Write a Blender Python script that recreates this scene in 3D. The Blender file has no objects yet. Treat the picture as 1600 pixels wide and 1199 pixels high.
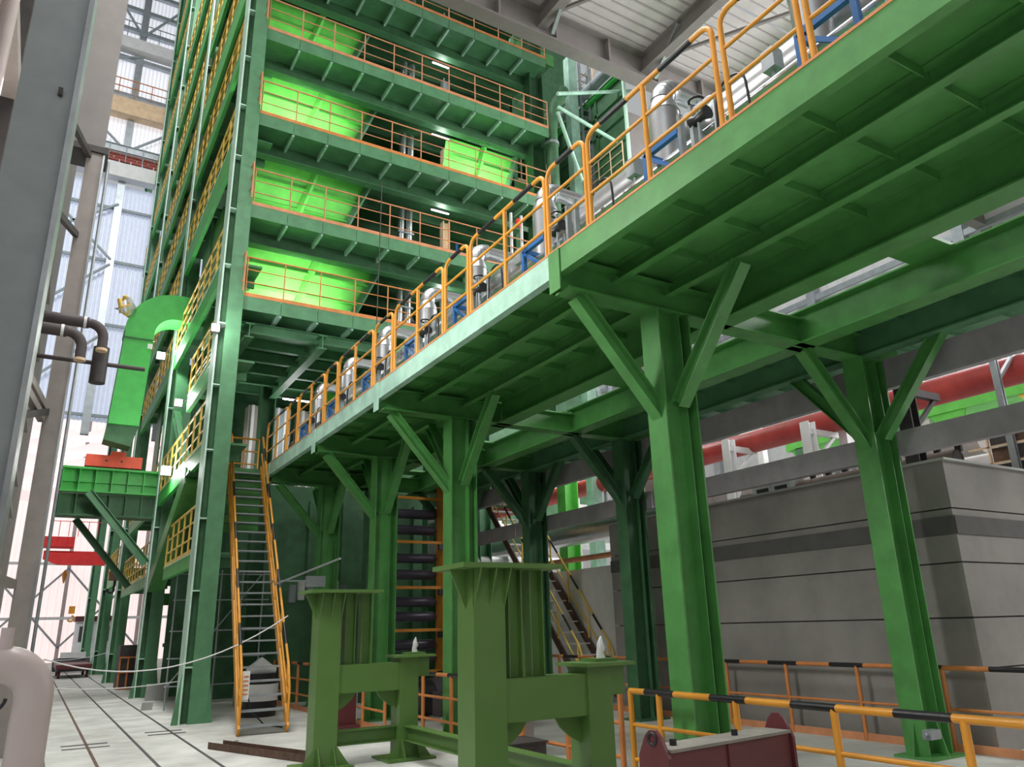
import bpy, math, random
from mathutils import Vector as V, Matrix
random.seed(7)
C = bpy.context.scene.collection
SC = bpy.context.scene
# ---------------------------------------------------------------- camera
YAW, PIT, ROLL, FPX, EYE = 0.545241662, 0.308737244, -0.0262210486, 1193.354, 1.6
fw = V((math.sin(YAW)*math.cos(PIT), math.cos(YAW)*math.cos(PIT), math.sin(PIT)))
r0 = V((math.cos(YAW), -math.sin(YAW), 0)); u0 = r0.cross(fw)
rt = math.cos(ROLL)*r0 + math.sin(ROLL)*u0; up = rt.cross(fw)
cd = bpy.data.cameras.new('camera'); cam = bpy.data.objects.new('camera', cd); C.objects.link(cam)
cd.sensor_width = 36; cd.lens = FPX/1600*36; cd.clip_start = .05; cd.clip_end = 400
M4 = Matrix((rt, up, -fw)).transposed().to_4x4(); M4.translation = V((0, 0, EYE)); cam.matrix_world = M4
SC.camera = cam
# ---------------------------------------------------------------- light and exposure
SC.view_settings.view_transform = 'Standard'; SC.view_settings.look = 'None'
SC.view_settings.exposure = 0.0; SC.view_settings.gamma = 1; SC.view_settings.use_curve_mapping = False
w = bpy.data.worlds.new('daylight'); SC.world = w; w.use_nodes = True
w.node_tree.nodes['Background'].inputs[0].default_value = (0.95, 0.98, 1.0, 1)
w.node_tree.nodes['Background'].inputs[1].default_value = .45
def area(name, loc, target, size, sy, power, col=(1, 1, 1)):
    d = bpy.data.lights.new(name, 'AREA'); d.shape = 'RECTANGLE'; d.size = size; d.size_y = sy; d.energy = power; d.color = col
    o = bpy.data.objects.new(name, d); C.objects.link(o); o.location = loc
    o.rotation_euler = (V(target)-V(loc)).to_track_quat('-Z', 'Y').to_euler(); return o
area('bay_fill', (.9, 7, 16.5), (3.2, 9, 4), 12, 4, 1250, (1, 1, .96))  # unseen, placed above the frame to light the left-facing sides
area('bay_fill', (-4, -3, 9), (3, 9, 3), 5, 5, 260, (1, 1, 1))  # unseen fill added behind the camera to brighten the grey columns
area('side_fill', (-1.05, 8.3, 6.2), (6, 7.5, 2.2), 1.2, 3.2, 520, (1, 1, .97))  # fill added out of sight behind the near column, brightens the flanges
area('roof_light', (.5, 17, 34), (2.4, 24, 12), 3.4, 16, 7500, (1, 1, 1))
area('hall_fill', (24, 8, 13), (14, 12, 3), 10, 14, 3800, (1, .98, 1))
area('hall_fill', (19, -2, 9), (14, 7, 2), 4, 4, 900, (1, 1, 1))  # unseen light added to brighten the near face of the concrete wall
area('hall_fill', (15, 20, 12), (13, 17, 2), 5, 5, 1300, (1, 1, 1))  # unseen fill added for the pale pipe and low block
def point(loc, power, r=.25, col=(1, 1, 1)):
    d = bpy.data.lights.new('lamp_light', 'POINT'); d.energy = power; d.shadow_soft_size = r; d.color = col
    o = bpy.data.objects.new('lamp_light', d); C.objects.link(o); o.location = loc; return o
# ---------------------------------------------------------------- materials
def mat(name, col, rough=.5, metal=0, var=.12, scale=3, bump=.004, col2=None, emit=None, streak=False, bscale=40, glow=None):
    m = bpy.data.materials.new(name); m.use_nodes = True; nt = m.node_tree; b = nt.nodes['Principled BSDF']
    b.inputs['Roughness'].default_value = rough; b.inputs['Metallic'].default_value = metal
    if glow: b.inputs['Emission Color'].default_value = (*glow[0], 1); b.inputs['Emission Strength'].default_value = glow[1]
    if emit:
        b.inputs['Base Color'].default_value = (*col, 1)
        b.inputs['Emission Color'].default_value = (*col, 1); b.inputs['Emission Strength'].default_value = emit; return m
    tc = nt.nodes.new('ShaderNodeTexCoord'); n = nt.nodes.new('ShaderNodeTexNoise'); n.inputs['Scale'].default_value = scale
    n.inputs['Detail'].default_value = 6; n.inputs['Roughness'].default_value = .6
    mp = nt.nodes.new('ShaderNodeMapping'); nt.links.new(tc.outputs['Object'], mp.inputs[0]); nt.links.new(mp.outputs[0], n.inputs['Vector'])
    if streak: mp.inputs['Scale'].default_value = (1, 1, .12)
    r = nt.nodes.new('ShaderNodeValToRGB'); c2 = col2 or tuple(min(1, c*(1+var*1.6)) for c in col); c1 = tuple(c*(1-var) for c in col)
    r.color_ramp.elements[0].position = .32; r.color_ramp.elements[1].position = .72
    r.color_ramp.elements[0].color = (*c1, 1); r.color_ramp.elements[1].color = (*c2, 1)
    nt.links.new(n.outputs['Fac'], r.inputs[0]); nt.links.new(r.outputs[0], b.inputs['Base Color'])
    if bump:
        n2 = nt.nodes.new('ShaderNodeTexNoise'); n2.inputs['Scale'].default_value = bscale; nt.links.new(tc.outputs['Object'], n2.inputs['Vector'])
        bp = nt.nodes.new('ShaderNodeBump'); bp.inputs['Strength'].default_value = min(1, bump*8); bp.inputs['Distance'].default_value = bump
        nt.links.new(n2.outputs['Fac'], bp.inputs['Height']); nt.links.new(bp.outputs[0], b.inputs['Normal'])
    return m
def srgb(r, g, b):
    f = lambda c: (c/255/12.92) if c/255 <= .04045 else ((c/255+.055)/1.055)**2.4
    return (f(r), f(g), f(b))
G_ = mat('green_paint', srgb(78, 140, 72), .42, var=.15)
G_T = mat('teal_green_paint', srgb(86, 136, 98), .45, var=.15)
G_D = mat('dark_green_and_shade', srgb(58, 100, 66), .6, var=.2)
G_O = mat('olive_green_paint', srgb(84, 118, 58), .4, var=.06)
GIR = mat('roof_steel_grey', srgb(134, 128, 126), .6, var=.06)
G_P = mat('pale_green_and_glare', srgb(165, 205, 185), .5, var=.18)  # also carries the glare painted on the far platform edge
G_L = mat('bright_green_paint', srgb(70, 180, 80), .45, var=.1)
G_W = mat('lit_green_edge', srgb(190, 225, 205), .5)  # highlight of lit edges put into the colour
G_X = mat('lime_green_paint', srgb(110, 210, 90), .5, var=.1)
YEP = mat('pale_yellow_paint', srgb(240, 200, 96), .4, var=.1)
YEL = mat('yellow_paint', srgb(222, 152, 52), .4, var=.1)
ORG = mat('orange_paint', srgb(208, 132, 74), .5, var=.15)
SAL = mat('faded_salmon_paint', srgb(205, 140, 100), .5, var=.15)
BLK = mat('black_paint', srgb(32, 32, 36), .4)
SIL = mat('aluminium_cladding', srgb(196, 198, 201), .34, .9, var=.06, scale=6, bump=.004)
STE = mat('galvanised_steel', srgb(165, 172, 176), .42, .6)
GRY = mat('grey_steel_paint', srgb(150, 160, 164), .55, var=.08)
GRB = mat('warm_grey_steel_paint', srgb(158, 150, 146), .6, var=.1)
TRY = mat('tray_grey', srgb(160, 154, 160), .6, var=.12)
CND = mat('dark_concrete_band', srgb(88, 86, 84), .85, var=.12)
CDS = mat('dusty_top', srgb(128, 124, 116), .85, var=.2)
GRD = mat('dark_grey_steel', srgb(66, 62, 62), .6, var=.2)
CON = mat('concrete_wall', srgb(134, 131, 127), .85, var=.16, scale=.9, bump=.01, streak=False)
CNF = mat('concrete_floor', srgb(188, 188, 182), .8, var=.22, scale=1.1, bump=.006, bscale=25)
CNP = mat('pale_concrete', srgb(170, 172, 168), .85, var=.12, scale=1)
MAR = mat('maroon_primer', srgb(92, 40, 44), .5, var=.12)
RED = mat('red_oxide_pipe', srgb(172, 62, 58), .45, var=.2, scale=2)
CRN = mat('red_crane_paint', srgb(225, 50, 50), .5)
ORC = mat('vermilion_paint', srgb(235, 90, 60), .5)
WHT = mat('white_paint', srgb(225, 225, 225), .6, var=.06)
SHT = mat('roof_sheet', srgb(206, 198, 200), .6, var=.06, scale=1)
BRK = mat('brick_red', srgb(160, 85, 75), .8)
PIP = mat('beige_pipe_paint', srgb(190, 175, 172), .35, var=.06)
INS = mat('dark_insulation', srgb(76, 68, 68), .7)
BLU = mat('blue_paint', srgb(40, 100, 165), .4)
ROL = mat('rubber_roller', srgb(58, 54, 66), .35)
PLA = mat('white_plastic_wrap', srgb(215, 215, 215), .4)
RSL = mat('brown_pipe_paint', srgb(150, 125, 118), .6, var=.2)
MUS = mat('mustard_paint', srgb(196, 128, 46), .5, var=.15)
RST = mat('rusty_steel', srgb(96, 74, 62), .7, .2, var=.3, scale=8)
GLS = mat('translucent_panel', srgb(206, 212, 226), .5, var=.05, glow=(srgb(180, 188, 206), .42))  # glow put in for daylight coming through the panels
FAR = mat('daylit_cladding', srgb(235, 222, 220), .5, var=.05, glow=(srgb(245, 225, 222), .75))  # glow put in for strong daylight on the far wall and sheets
UPC = mat('upper_daylit_cladding', srgb(225, 226, 232), .5, var=.05, glow=(srgb(225, 226, 232), .5))  # glow put in for daylight on the upper wall
LMP = mat('lamp_glow', (1, 1, 1), emit=30)
WIN = mat('daylit_panel', (.93, .96, 1), emit=1.1)
BGE = mat('beige_walkway', srgb(225, 195, 160), .6)
# ---------------------------------------------------------------- mesh building
class M:
    def __init__(s): s.v = []; s.f = []; s.sm = []
    def add(s, vs, fs, sm=False):
        n = len(s.v); s.v += [tuple(v) for v in vs]; s.f += [tuple(i+n for i in f) for f in fs]; s.sm += [sm]*len(fs); return s
    def box(s, a, b):
        x0, y0, z0 = a; x1, y1, z1 = b
        return s.add([(x0,y0,z0),(x1,y0,z0),(x1,y1,z0),(x0,y1,z0),(x0,y0,z1),(x1,y0,z1),(x1,y1,z1),(x0,y1,z1)],
                     [(0,3,2,1),(4,5,6,7),(0,1,5,4),(1,2,6,5),(2,3,7,6),(3,0,4,7)])
    def bar(s, p, q, w, h, upv=(0, 0, 1), o=(0, 0)):
        p, q = V(p), V(q); d = (q-p).normalized(); u = V(upv)
        if abs(d.dot(u)) > .99: u = V((0, 1, 0))
        a = d.cross(u).normalized(); b = a.cross(d); p = p+a*o[0]+b*o[1]; q = q+a*o[0]+b*o[1]
        c = [(-w/2,-h/2),(w/2,-h/2),(w/2,h/2),(-w/2,h/2)]
        vs = [p+a*x+b*y for x, y in c]+[q+a*x+b*y for x, y in c]
        return s.add(vs, [(0,1,2,3),(7,6,5,4),(0,4,5,1),(1,5,6,2),(2,6,7,3),(3,7,4,0)])
    def hsec(s, p, q, w, h, t=.02, upv=(0, 0, 1)):
        # flanges w wide lie +-h/2 along up; web joins them
        s.bar(p, q, w, t, upv, (0, h/2-t/2)); s.bar(p, q, w, t, upv, (0, -h/2+t/2)); return s.bar(p, q, t*.8, h-2*t, upv)
    def chan(s, p, q, w, h, t=.015, upv=(0, 0, 1), side=1):
        s.bar(p, q, w, t, upv, (0, h/2-t/2)); s.bar(p, q, w, t, upv, (0, -h/2+t/2)); return s.bar(p, q, t, h-2*t, upv, (side*(w/2-t/2), 0))
    def tube(s, pts, r, n=8, caps=True):
        pts = [V(p) for p in pts]; rings = []; pa = None
        for i, p in enumerate(pts):
            d = ((pts[min(i+1, len(pts)-1)]-p).normalized()+(p-pts[max(i-1, 0)]).normalized()).normalized()
            if pa is None: pa = d.cross(V((0, 0, 1)) if abs(d.z) < .95 else V((1, 0, 0))).normalized()
            a = (pa-d*pa.dot(d)).normalized(); pa = a; b = d.cross(a); rr = r[i] if isinstance(r, (list, tuple)) else r
            rings.append([p+(a*math.cos(k*2*math.pi/n)+b*math.sin(k*2*math.pi/n))*rr for k in range(n)])
        vs = [v for ring in rings for v in ring]; fs = []
        for i in range(len(pts)-1):
            for k in range(n):
                fs.append((i*n+k, i*n+(k+1) % n, (i+1)*n+(k+1) % n, (i+1)*n+k))
        s.add(vs, fs, True)
        if caps: s.add(rings[0], [tuple(range(n))[::-1]]); s.add(rings[-1], [tuple(range(n))])
        return s
    def poly(s, pts, d):
        # extrude a planar polygon by vector d
        n = len(pts); P = [V(p) for p in pts]; d = V(d)
        fs = [tuple(range(n))[::-1], tuple(range(n, 2*n))]+[(i, (i+1) % n, (i+1) % n+n, i+n) for i in range(n)]
        return s.add(P+[p+d for p in P], fs)
def wloc(o):
    l = V((0, 0, 0))
    while o: l += o.location; o = o.parent
    return l
def bld(name, m, material, parent=None, loc=None, label=None, kind=None):
    off = wloc(parent); o0 = V(loc) if loc is not None else V((0, 0, 0))
    me = bpy.data.meshes.new(name); me.from_pydata([tuple(V(v)-off-o0) if loc is None else tuple(V(v)-o0) for v in m.v], [], m.f); me.update()
    me.polygons.foreach_set('use_smooth', m.sm); me.materials.append(material)
    o = bpy.data.objects.new(name, me); C.objects.link(o); o.parent = parent
    if loc is not None: o.location = o0-off
    if label: o['label'] = label
    if kind: o['kind'] = kind
    return o
def inst(src, loc, parent=None, name=None):
    o = bpy.data.objects.new(name or src.name.split('.')[0], src.data); C.objects.link(o); o.parent = parent; o.location = V(loc)-wloc(parent); return o
def thing(name, label, cat, loc=(0, 0, 0), group=None):
    o = bpy.data.objects.new(name, None); C.objects.link(o); o.location = loc; o.empty_display_size = .2
    o['label'] = label; o['category'] = cat
    if group: o['group'] = group
    return o
def one(name, m, material, label, cat, group=None):
    o = bld(name, m, material); o['label'] = label; o['category'] = cat
    if group: o['group'] = group
    return o
def struct(name, m, material, parent=None):
    o = bld(name, m, material, parent)
    if parent is None: o['kind'] = 'structure'
    return o
def sempty(name, loc=(0, 0, 0)):
    o = bpy.data.objects.new(name, None); C.objects.link(o); o.location = loc; o['kind'] = 'structure'; return o
def lerp(a, b, t): return V(a)+(V(b)-V(a))*t
def arc(c, r, a0, a1, n, ax, ay):
    return [V(c)+V(ax)*(r*math.cos(a0+(a1-a0)*i/n))+V(ay)*(r*math.sin(a0+(a1-a0)*i/n)) for i in range(n+1)]
# railing: posts (shared mesh), three bars, kick plate, black bands on the top bar
def railing(label, p0, p1, ts, material, h=1.0, r=.02, toe=True, bands=0, bars=3, bent=False, group=None, toem=None, pr=None, stripe_len=.3):
    p0, p1 = V(p0), V(p1); t = thing('guard_railing', label, 'railing', p0, group); L = (p1-p0).length; d = (p1-p0)/L
    pr = pr or r; rad = .12 if bent else 0
    first = None
    for k, q in enumerate(ts):
        b = lerp(p0, p1, q)
        if bent and q in (0, 1): continue
        m = M().tube([b, b+V((0, 0, h))], pr, 8)
        if first is None: first = bld('post', m, material, t, loc=b)
        else: inst(first, b, t)
    if bent:
        c0 = p0+d*rad+V((0, 0, h-rad)); c1 = p1-d*rad+V((0, 0, h-rad))
        pts = [p0]+arc(c0, rad, 0, math.pi/2, 4, -d, (0,0,1))+arc(c1, rad, math.pi/2, 0, 4, d, (0,0,1))+[p1]
        bld('bent_top_tube', M().tube(pts, r*1.1, 8), material, t)
    else: bld('top_rail', M().tube([p0+V((0,0,h)), p1+V((0,0,h))], r*1.15, 8), material, t)
    for k in range(1, bars):
        z = V((0, 0, h*k/bars)); bld('mid_rail', M().tube([p0+z, p1+z], r*.8, 6), material, t)
    if toe: bld('toe_board', M().box(*[tuple(x) for x in ((min(p0.x,p1.x)-.006, min(p0.y,p1.y)-.006, p0.z), (max(p0.x,p1.x)+.006, max(p0.y,p1.y)+.006, p0.z+.1))]) if abs(d.x) > .99 or abs(d.y) > .99 else M().bar(p0+V((0,0,.05)), p1+V((0,0,.05)), .012, .1), toem or material, t)
    if bands:
        n = int(L/(2*stripe_len)+.5) if bands == 1 else bands
        n = max(1, n)
        for i in range(n):
            a = (i+.5)/n; hl = stripe_len/2/L
            a0, a1 = max(a-hl, (rad+.02)/L), min(a+hl, 1-(rad+.02)/L)
            z = V((0, 0, h)); bld('black_band', M().tube([lerp(p0, p1, a0)+z, lerp(p0, p1, a1)+z], r*1.22, 8), BLK, t)
    return t
# ================================================================ SETTING
fl = M().box((-3, -6, -.2), (40, 75, 0)); struct('floor', fl, CNF)
for i, x in enumerate((0.35, 0.95, 1.62, 2.3)):
    struct('trim_%d' % (i+1), M().box((x-.02, 2, 0), (x+.02, 60, .006)), GRD if i != 1 else RST)
for i, y in enumerate((14.3, 14.75)):
    struct('trim_%d' % (i+5), M().box((.95-.35, y, .001), (.95+.3, y+.05, .009)), GRD)
    struct('trim_%d' % (i+7), M().box((1.9, y+1, .001), (2.5, y+1.05, .009)), GRD)
# far end wall: corrugated daylit cladding, posts, girts, braces
wb = sempty('wall_back', (0, 46, 0))
def corr(x0, x1, z0, z1, y, pitch=.28, dep=.06):
    m = M(); n = int((x1-x0)/pitch); vs = []
    for i in range(n+1):
        x = x0+i*pitch
        for dx, dy in ((0, 0), (.4, 0), (.5, dep), (.9, dep)):
            for z in (z0, z1): vs.append((x+dx*pitch, y+dy, z))
    k = len(vs)//2
    m.add(vs, [(2*i, 2*i+2, 2*i+3, 2*i+1) for i in range(k-1)]); return m
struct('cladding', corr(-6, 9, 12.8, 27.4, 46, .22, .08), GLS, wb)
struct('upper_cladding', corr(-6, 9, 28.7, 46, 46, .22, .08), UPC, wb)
for x in (-2.6, .9, 4.4): struct('post', M().hsec((x, 45.8, 12), (x, 45.8, 46), .4, .4, .05, (0, 1, 0)), GRY if x != .9 else STE, wb)
for z in (13.1, 18.4, 22.3, 25.7): struct('girt', M().bar((-6, 45.85, z), (9, 45.85, z), .12, .16), GRY, wb)
for z in (33.5, 36.2, 38.4, 40, 41.5, 43): struct('girt', M().bar((-6, 45.8, z), (9, 45.8, z), .3, .25), STE, wb)
for z, h, mm in ((27.9, .9, WHT), (32.3, 1.1, BGE), (36.9, .8, WHT), (29.3, .4, STE)):
    struct('walkway_beam', M().bar((-6, 45.4, z), (9, 45.4, z), .7, h), mm, wb)
for a, b in (((-2.6, 25.6), (.9, 22.3)), ((-2.6, 18.6), (.9, 22.0)), ((.9, 25.9), (-1.6, 24)), ((-2.6, 32.6), (.9, 29.5)), ((.9, 29.5), (4.4, 32.6)), ((-2.6, 35), (.9, 36.4)), ((-2.6, 14), (.9, 17.6)), ((-2.6, 43), (.9, 38)), ((.9, 38), (4.4, 43))):
    struct('brace', M().bar((a[0], 45.6, a[1]), (b[0], 45.6, b[1]), .12, .12), GRY, wb)
bm = M()
for r in range(5):
    for k in range(-6, 8):
        bm.box((k*.62+(r % 2)*.3, 45.2, 28.55+r*.2), (k*.62+.58+(r % 2)*.3, 45.36, 28.72+r*.2))
struct('brick_band', bm, BRK, wb)['kind'] = 'stuff'
for z0 in (28.4, 33.0, 37.3):
    rl = M()
    for k in range(-6, 10): rl.bar((k*.9, 45, z0), (k*.9, 45, z0+1.1), .05, .05)
    for zz in (.55, 1.1): rl.bar((-6, 45, z0+zz), (9, 45, z0+zz), .05, .05)
    struct('walkway_railing', rl, GRY if z0 != 33 else ORG, wb)
# lower far wall, brightly daylit
wf = sempty('wall_far', (0, 66, 0))
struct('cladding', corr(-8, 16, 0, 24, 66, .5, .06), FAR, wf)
for x in (-3.4, 1.6, 6.6): struct('post', M().bar((x, 65.8, 0), (x, 65.8, 24), .25, .25), PIP, wf)
for a, b in (((-3.4, 1), (1.6, 6.5)), ((-3.4, 6.5), (1.6, 1)), ((1.6, 1), (6.6, 6.5)), ((1.6, 6.5), (6.6, 1))):
    struct('brace', M().bar((a[0], 65.7, a[1]), (b[0], 65.7, b[1]), .14, .14), STE, wf)
for z in (3, 6.8): struct('girt', M().bar((-8, 65.7, z), (16, 65.7, z), .1, .2), WHT, wf)
# wavy hanging sheets under the high wall
for i, z in enumerate((15.6, 14.4, 13.2, 12.1, 11.0)):
    vs = []; n = 40
    for k in range(n+1):
        x = -5+k*.3; dz = .25*math.sin(k*.55+i)
        vs += [(x, 60-i*.4, z+dz), (x, 60.4-i*.4, z-.75+dz*.4)]
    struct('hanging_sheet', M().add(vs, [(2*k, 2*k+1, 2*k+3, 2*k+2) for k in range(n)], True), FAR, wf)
# unseen wall behind the camera, added to block light from there
struct('added_unseen_wall', M().box((-4, -9.3, 0), (34, -9.1, 19)), GRB)
# left wall with pipes
wl = sempty('wall_left', (-1.3, 0, 0))
struct('cladding', (lambda m: m)(M().add([(-1.3+(.06 if (i//2) % 2 else 0), 3+i*.25, z) for i in range(140) for z in (0, 30)], [(2*i, 2*i+1, 2*i+3, 2*i+2) for i in range(139)])), GRB, wl)
for y in (9, 12, 17, 20): struct('girt', M().box((-1.24, y, 0), (-1.0, y+.12, 16)), GRD, wl)
for z in (3.2, 4.9, 5.8, 7.4, 9.6, 11.5): struct('girt', M().box((-1.24, 7.4, z), (-.95, 26, z+.16)), GRB, wl)
# right-hand wall far behind the concrete plinth
wr = sempty('wall_right', (34, 0, 0))
struct('cladding', M().add([(34+(.1 if (i//2) % 2 else 0), -4+i*.4, z) for i in range(180) for z in (0, 34)], [(2*i, 2*i+1, 2*i+3, 2*i+2) for i in range(179)]), WHT, wr)
for y in range(0, 64, 8): struct('post', M().bar((33.7, y, 0), (33.7, y, 34), .5, .5), STE, wr)
for z in (5, 9, 13, 18): struct('girt', M().bar((33.6, -4, z), (33.6, 66, z), .2, .3), STE, wr)
# low roof on the right: ribbed sheets, rafters, eaves girder
cl = sempty('ceiling', (15, 5, 19.8))
for j, y0 in enumerate(range(-9, 15, 3)):
    m = M(); vs = []
    for i in range(9):
        y = y0+i*.333
        for yy, zz in ((y, 18.95), (y+.24, 18.95), (y+.26, 19.03), (y+.31, 19.03)):
            for x in (3, 34): vs.append((x, min(yy, y0+3), zz))
    k = len(vs)//2; m.add(vs, [(2*i, 2*i+1, 2*i+3, 2*i+2) for i in range(k-1)])
    struct('roof_sheet', m, SHT, cl)
for x in (6.5, 10.4, 14.3, 18.2, 22.1, 26): struct('rafter', M().hsec((x, -9, 18.6), (x, 15, 18.6), .3, .62, .04), GIR, cl)
for x in (8.4, 12.3, 16.2):
    for y in (14.6, 8): struct('brace', M().bar((x-1.9, y, 18.5), (x+1.9, y-6, 18.5), .09, .09), GIR, cl)
for y in (-4, 3, 9): struct('purlin', M().bar((3, y, 18.75), (34, y, 18.75), .12, .2), GIR, cl)
eg = struct('girder', M().hsec((2, 15, 18.42), (34, 15, 18.42), .45, 1.0, .07), GIR, cl)
for k in range(16): struct('stiffener', M().box((3+k*1.95, 14.78, 17.95), (3.08+k*1.95, 15, 18.9)), GIR, cl)
for x in (10.6, 14.5): struct('strut', M().bar((x, 14.7, 18.0), (x-.3, 13.2, 18.8), .1, .1), STE, cl)
# high-bay roof far behind the tower
ch = sempty('trim_9', (0, 40, 47))
for y in range(30, 64, 2): struct('roof_rib', M().box((-8, y, 47), (12, y+1.7, 47.1)), SHT, ch)
for y in range(30, 64, 6): struct('roof_truss', M().bar((-8, y, 46.4), (12, y, 46.4), .3, .9), GRY, ch)
# building column of bare concrete far behind the platform
struct('trim_10', M().box((14.62, 16.3, 0), (15.9, 17.1, 17.9)), GIR)
# ================================================================ GREY BUILDING COLUMNS ON THE LEFT
def hcol(name, label, cat, x0, x1, y0, y1, z0, z1, material, web_mat=None, stiff=0, t=.03, group=None):
    # H column: flanges face -X / +X, web along X
    o = thing(name, label, cat, ((x0+x1)/2, (y0+y1)/2, z0), group); ym = (y0+y1)/2
    bld('flange', M().box((x0, y0, z0), (x0+t, y1, z1)), material, o); bld('flange', M().box((x1-t, y0, z0), (x1, y1, z1)), material, o)
    bld('web', M().box((x0+t, ym-t*.35, z0), (x1-t, ym+t*.35, z1)), web_mat or material, o)
    for k in range(stiff):
        z = z0+(z1-z0)*(k+.5)/stiff
        bld('stiffener', M().box((x0+t, y0+.01, z), (x1-t, ym, z+.02)), material, o)
    return o
c = thing('building_column', 'wide grey painted steel building column nearest the camera at the left edge', 'column', (-.47, 6, 0))
bld('shaft', M().box((-.66, 6, 0), (-.3, 6.5, 16)), GRY, c); bld('flange_edge', M().box((-.3, 5.97, 0), (-.265, 6.55, 16)), STE, c)
bld('lug', M().box((-.4, 5.96, 5.6), (-.37, 6, 5.66)), GRD, c)
c = thing('building_column', 'warm grey stepped steel building column behind the wide one, crane ledge halfway up', 'column', (-.2, 14, 0))
bld('lower_shaft', M().box((-.34, 14, 0), (-.08, 14.4, 10.0)), GRB, c); bld('edge_trim', M().box((-.08, 13.98, 0), (-.05, 14.42, 10.0)), STE, c)
bld('upper_shaft', M().box((-.56, 14, 10.1), (-.08, 14.5, 19)), GIR, c); bld('cap_plate', M().box((-.6, 13.95, 9.98), (.0, 14.6, 10.1)), GRD, c)
bld('conduit', M().tube([(.02, 13.9, 1), (.02, 13.9, 9.8)], .025, 8), STE, c)
c = thing('building_column', 'slim grey column between the two left columns, braced to them', 'column', (-.62, 11, 0))
bld('shaft', M().hsec((-.8, 11, 0), (-.8, 11, 16), .3, .3, .02, (1, 0, 0)), GRB, c)
for z in (4.2, 7.4, 9.0): bld('brace', M().bar((-.75, 11, z), (-.3, 14, z+.9), .08, .1), GRD, c)
for z in (2.4, 5.2, 5.0): bld('tie', M().bar((-.75, 11, z), (-.35, 14.1, z), .1, .12), GRB, c)
t = thing('downpipe', 'pale vertical pipe at the top left corner beside the grey column', 'pipe', (-.85, 6.5, 0))
bld('tube', M().tube([(-1.0, 7.4, 5.4), (-1.0, 7.4, 14)], .07, 12), PIP, t); bld('clamp', M().tube([(-1.0, 7.4, 8), (-1.0, 7.4, 8.08)], .085, 12), GRD, t)
# dark insulated pipes crossing between the columns
for lab, z, y, xe, dn in (('dark insulated pipe turning down beside the grey columns, upper one', 6.35, 13, .3, 1), ('dark insulated pipe with wrapped joints, lower one', 6.02, 12.6, .02, 1)):
    t = thing('insulated_pipe', lab, 'pipe', (-.7, y, z))
    bld('run', M().tube([(-.95, y, z), (xe-.2, y, z)], .09, 14), INS, t)
    bld('elbow', M().tube(arc((xe-.2, y, z-.22), .22, math.pi/2, 0, 6, (1,0,0), (0,0,1))+[(xe+.02, y, z-.4)], .075, 14), INS, t)
    bld('joint_wrap', M().tube([(xe-.28, y, z), (xe-.24, y, z)], .097, 14), PLA, t); bld('end_collar', M().tube([(xe+.02, y, z-.4), (xe+.02, y, z-.44)], .085, 14), BGE, t)
t = thing('insulated_pipe', 'thin dark pipe running level toward the green duct', 'pipe', (-.9, 13.4, 5.8))
bld('run', M().tube([(-.95, 13.4, 5.83), (1.0, 13.4, 5.83)], .035, 10), INS, t)
t = thing('insulated_pipe', 'broad vertical grey-green pipe stub under the elbow joints', 'pipe', (.35, 13.3, 5.4))
bld('run', M().tube([(.33, 13.4, 5.5), (.33, 13.4, 6.1)], .12, 14), GRD, t)
t = thing('wrapped_bundle', 'yellow and clear plastic wrapped bundle beside the duct top', 'bundle', (1.2, 24, 11))
rr = random.Random(3)
for i in range(7): bld('fold', M().tube([(1.0+rr.uniform(-.15,.15), 23.6, 10.95+rr.uniform(-.25,.25)), (1.05+rr.uniform(-.2,.2), 23.6, 10.95+rr.uniform(-.25,.25)), (1.0+rr.uniform(-.2,.2), 23.5, 10.95+rr.uniform(-.3,.3))], [.06, .16, .05], 7), YEP if i % 2 else PLA, t)
# foreground beige pipe elbow, bottom left
t = thing('pipe_elbow', 'large beige painted pipe bend close to the camera at bottom left', 'pipe', (-.05, 2, 1.2))
bld('bend', M().tube([(-.75, 1.95, 1.553), (-.3, 1.97, 1.553)]+arc((-.05, 1.99, 1.485), .068, math.pi/2, 0, 10, (1,0,0), (0,0,1))+[(.018, 2.0, 1.3), (.018, 2.0, 0.6), (.018, 2, 0)], .037, 28), PIP, t)
bld('weld_bead', M().tube([(.018, 2.0, 1.435), (.018, 2.0, 1.438)], .0377, 28), PIP, t)
bld('stub', M().tube([(-.045, 1.98, 1.58), (-.045, 1.98, 1.625)], .013, 16), PIP, t)
bld('hose', M().tube(arc((-.06, 1.97, 1.49), .03, -2.2, -.1, 8, (1,0,0), (0,0,1)), .004, 6), BLK, t)
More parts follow.
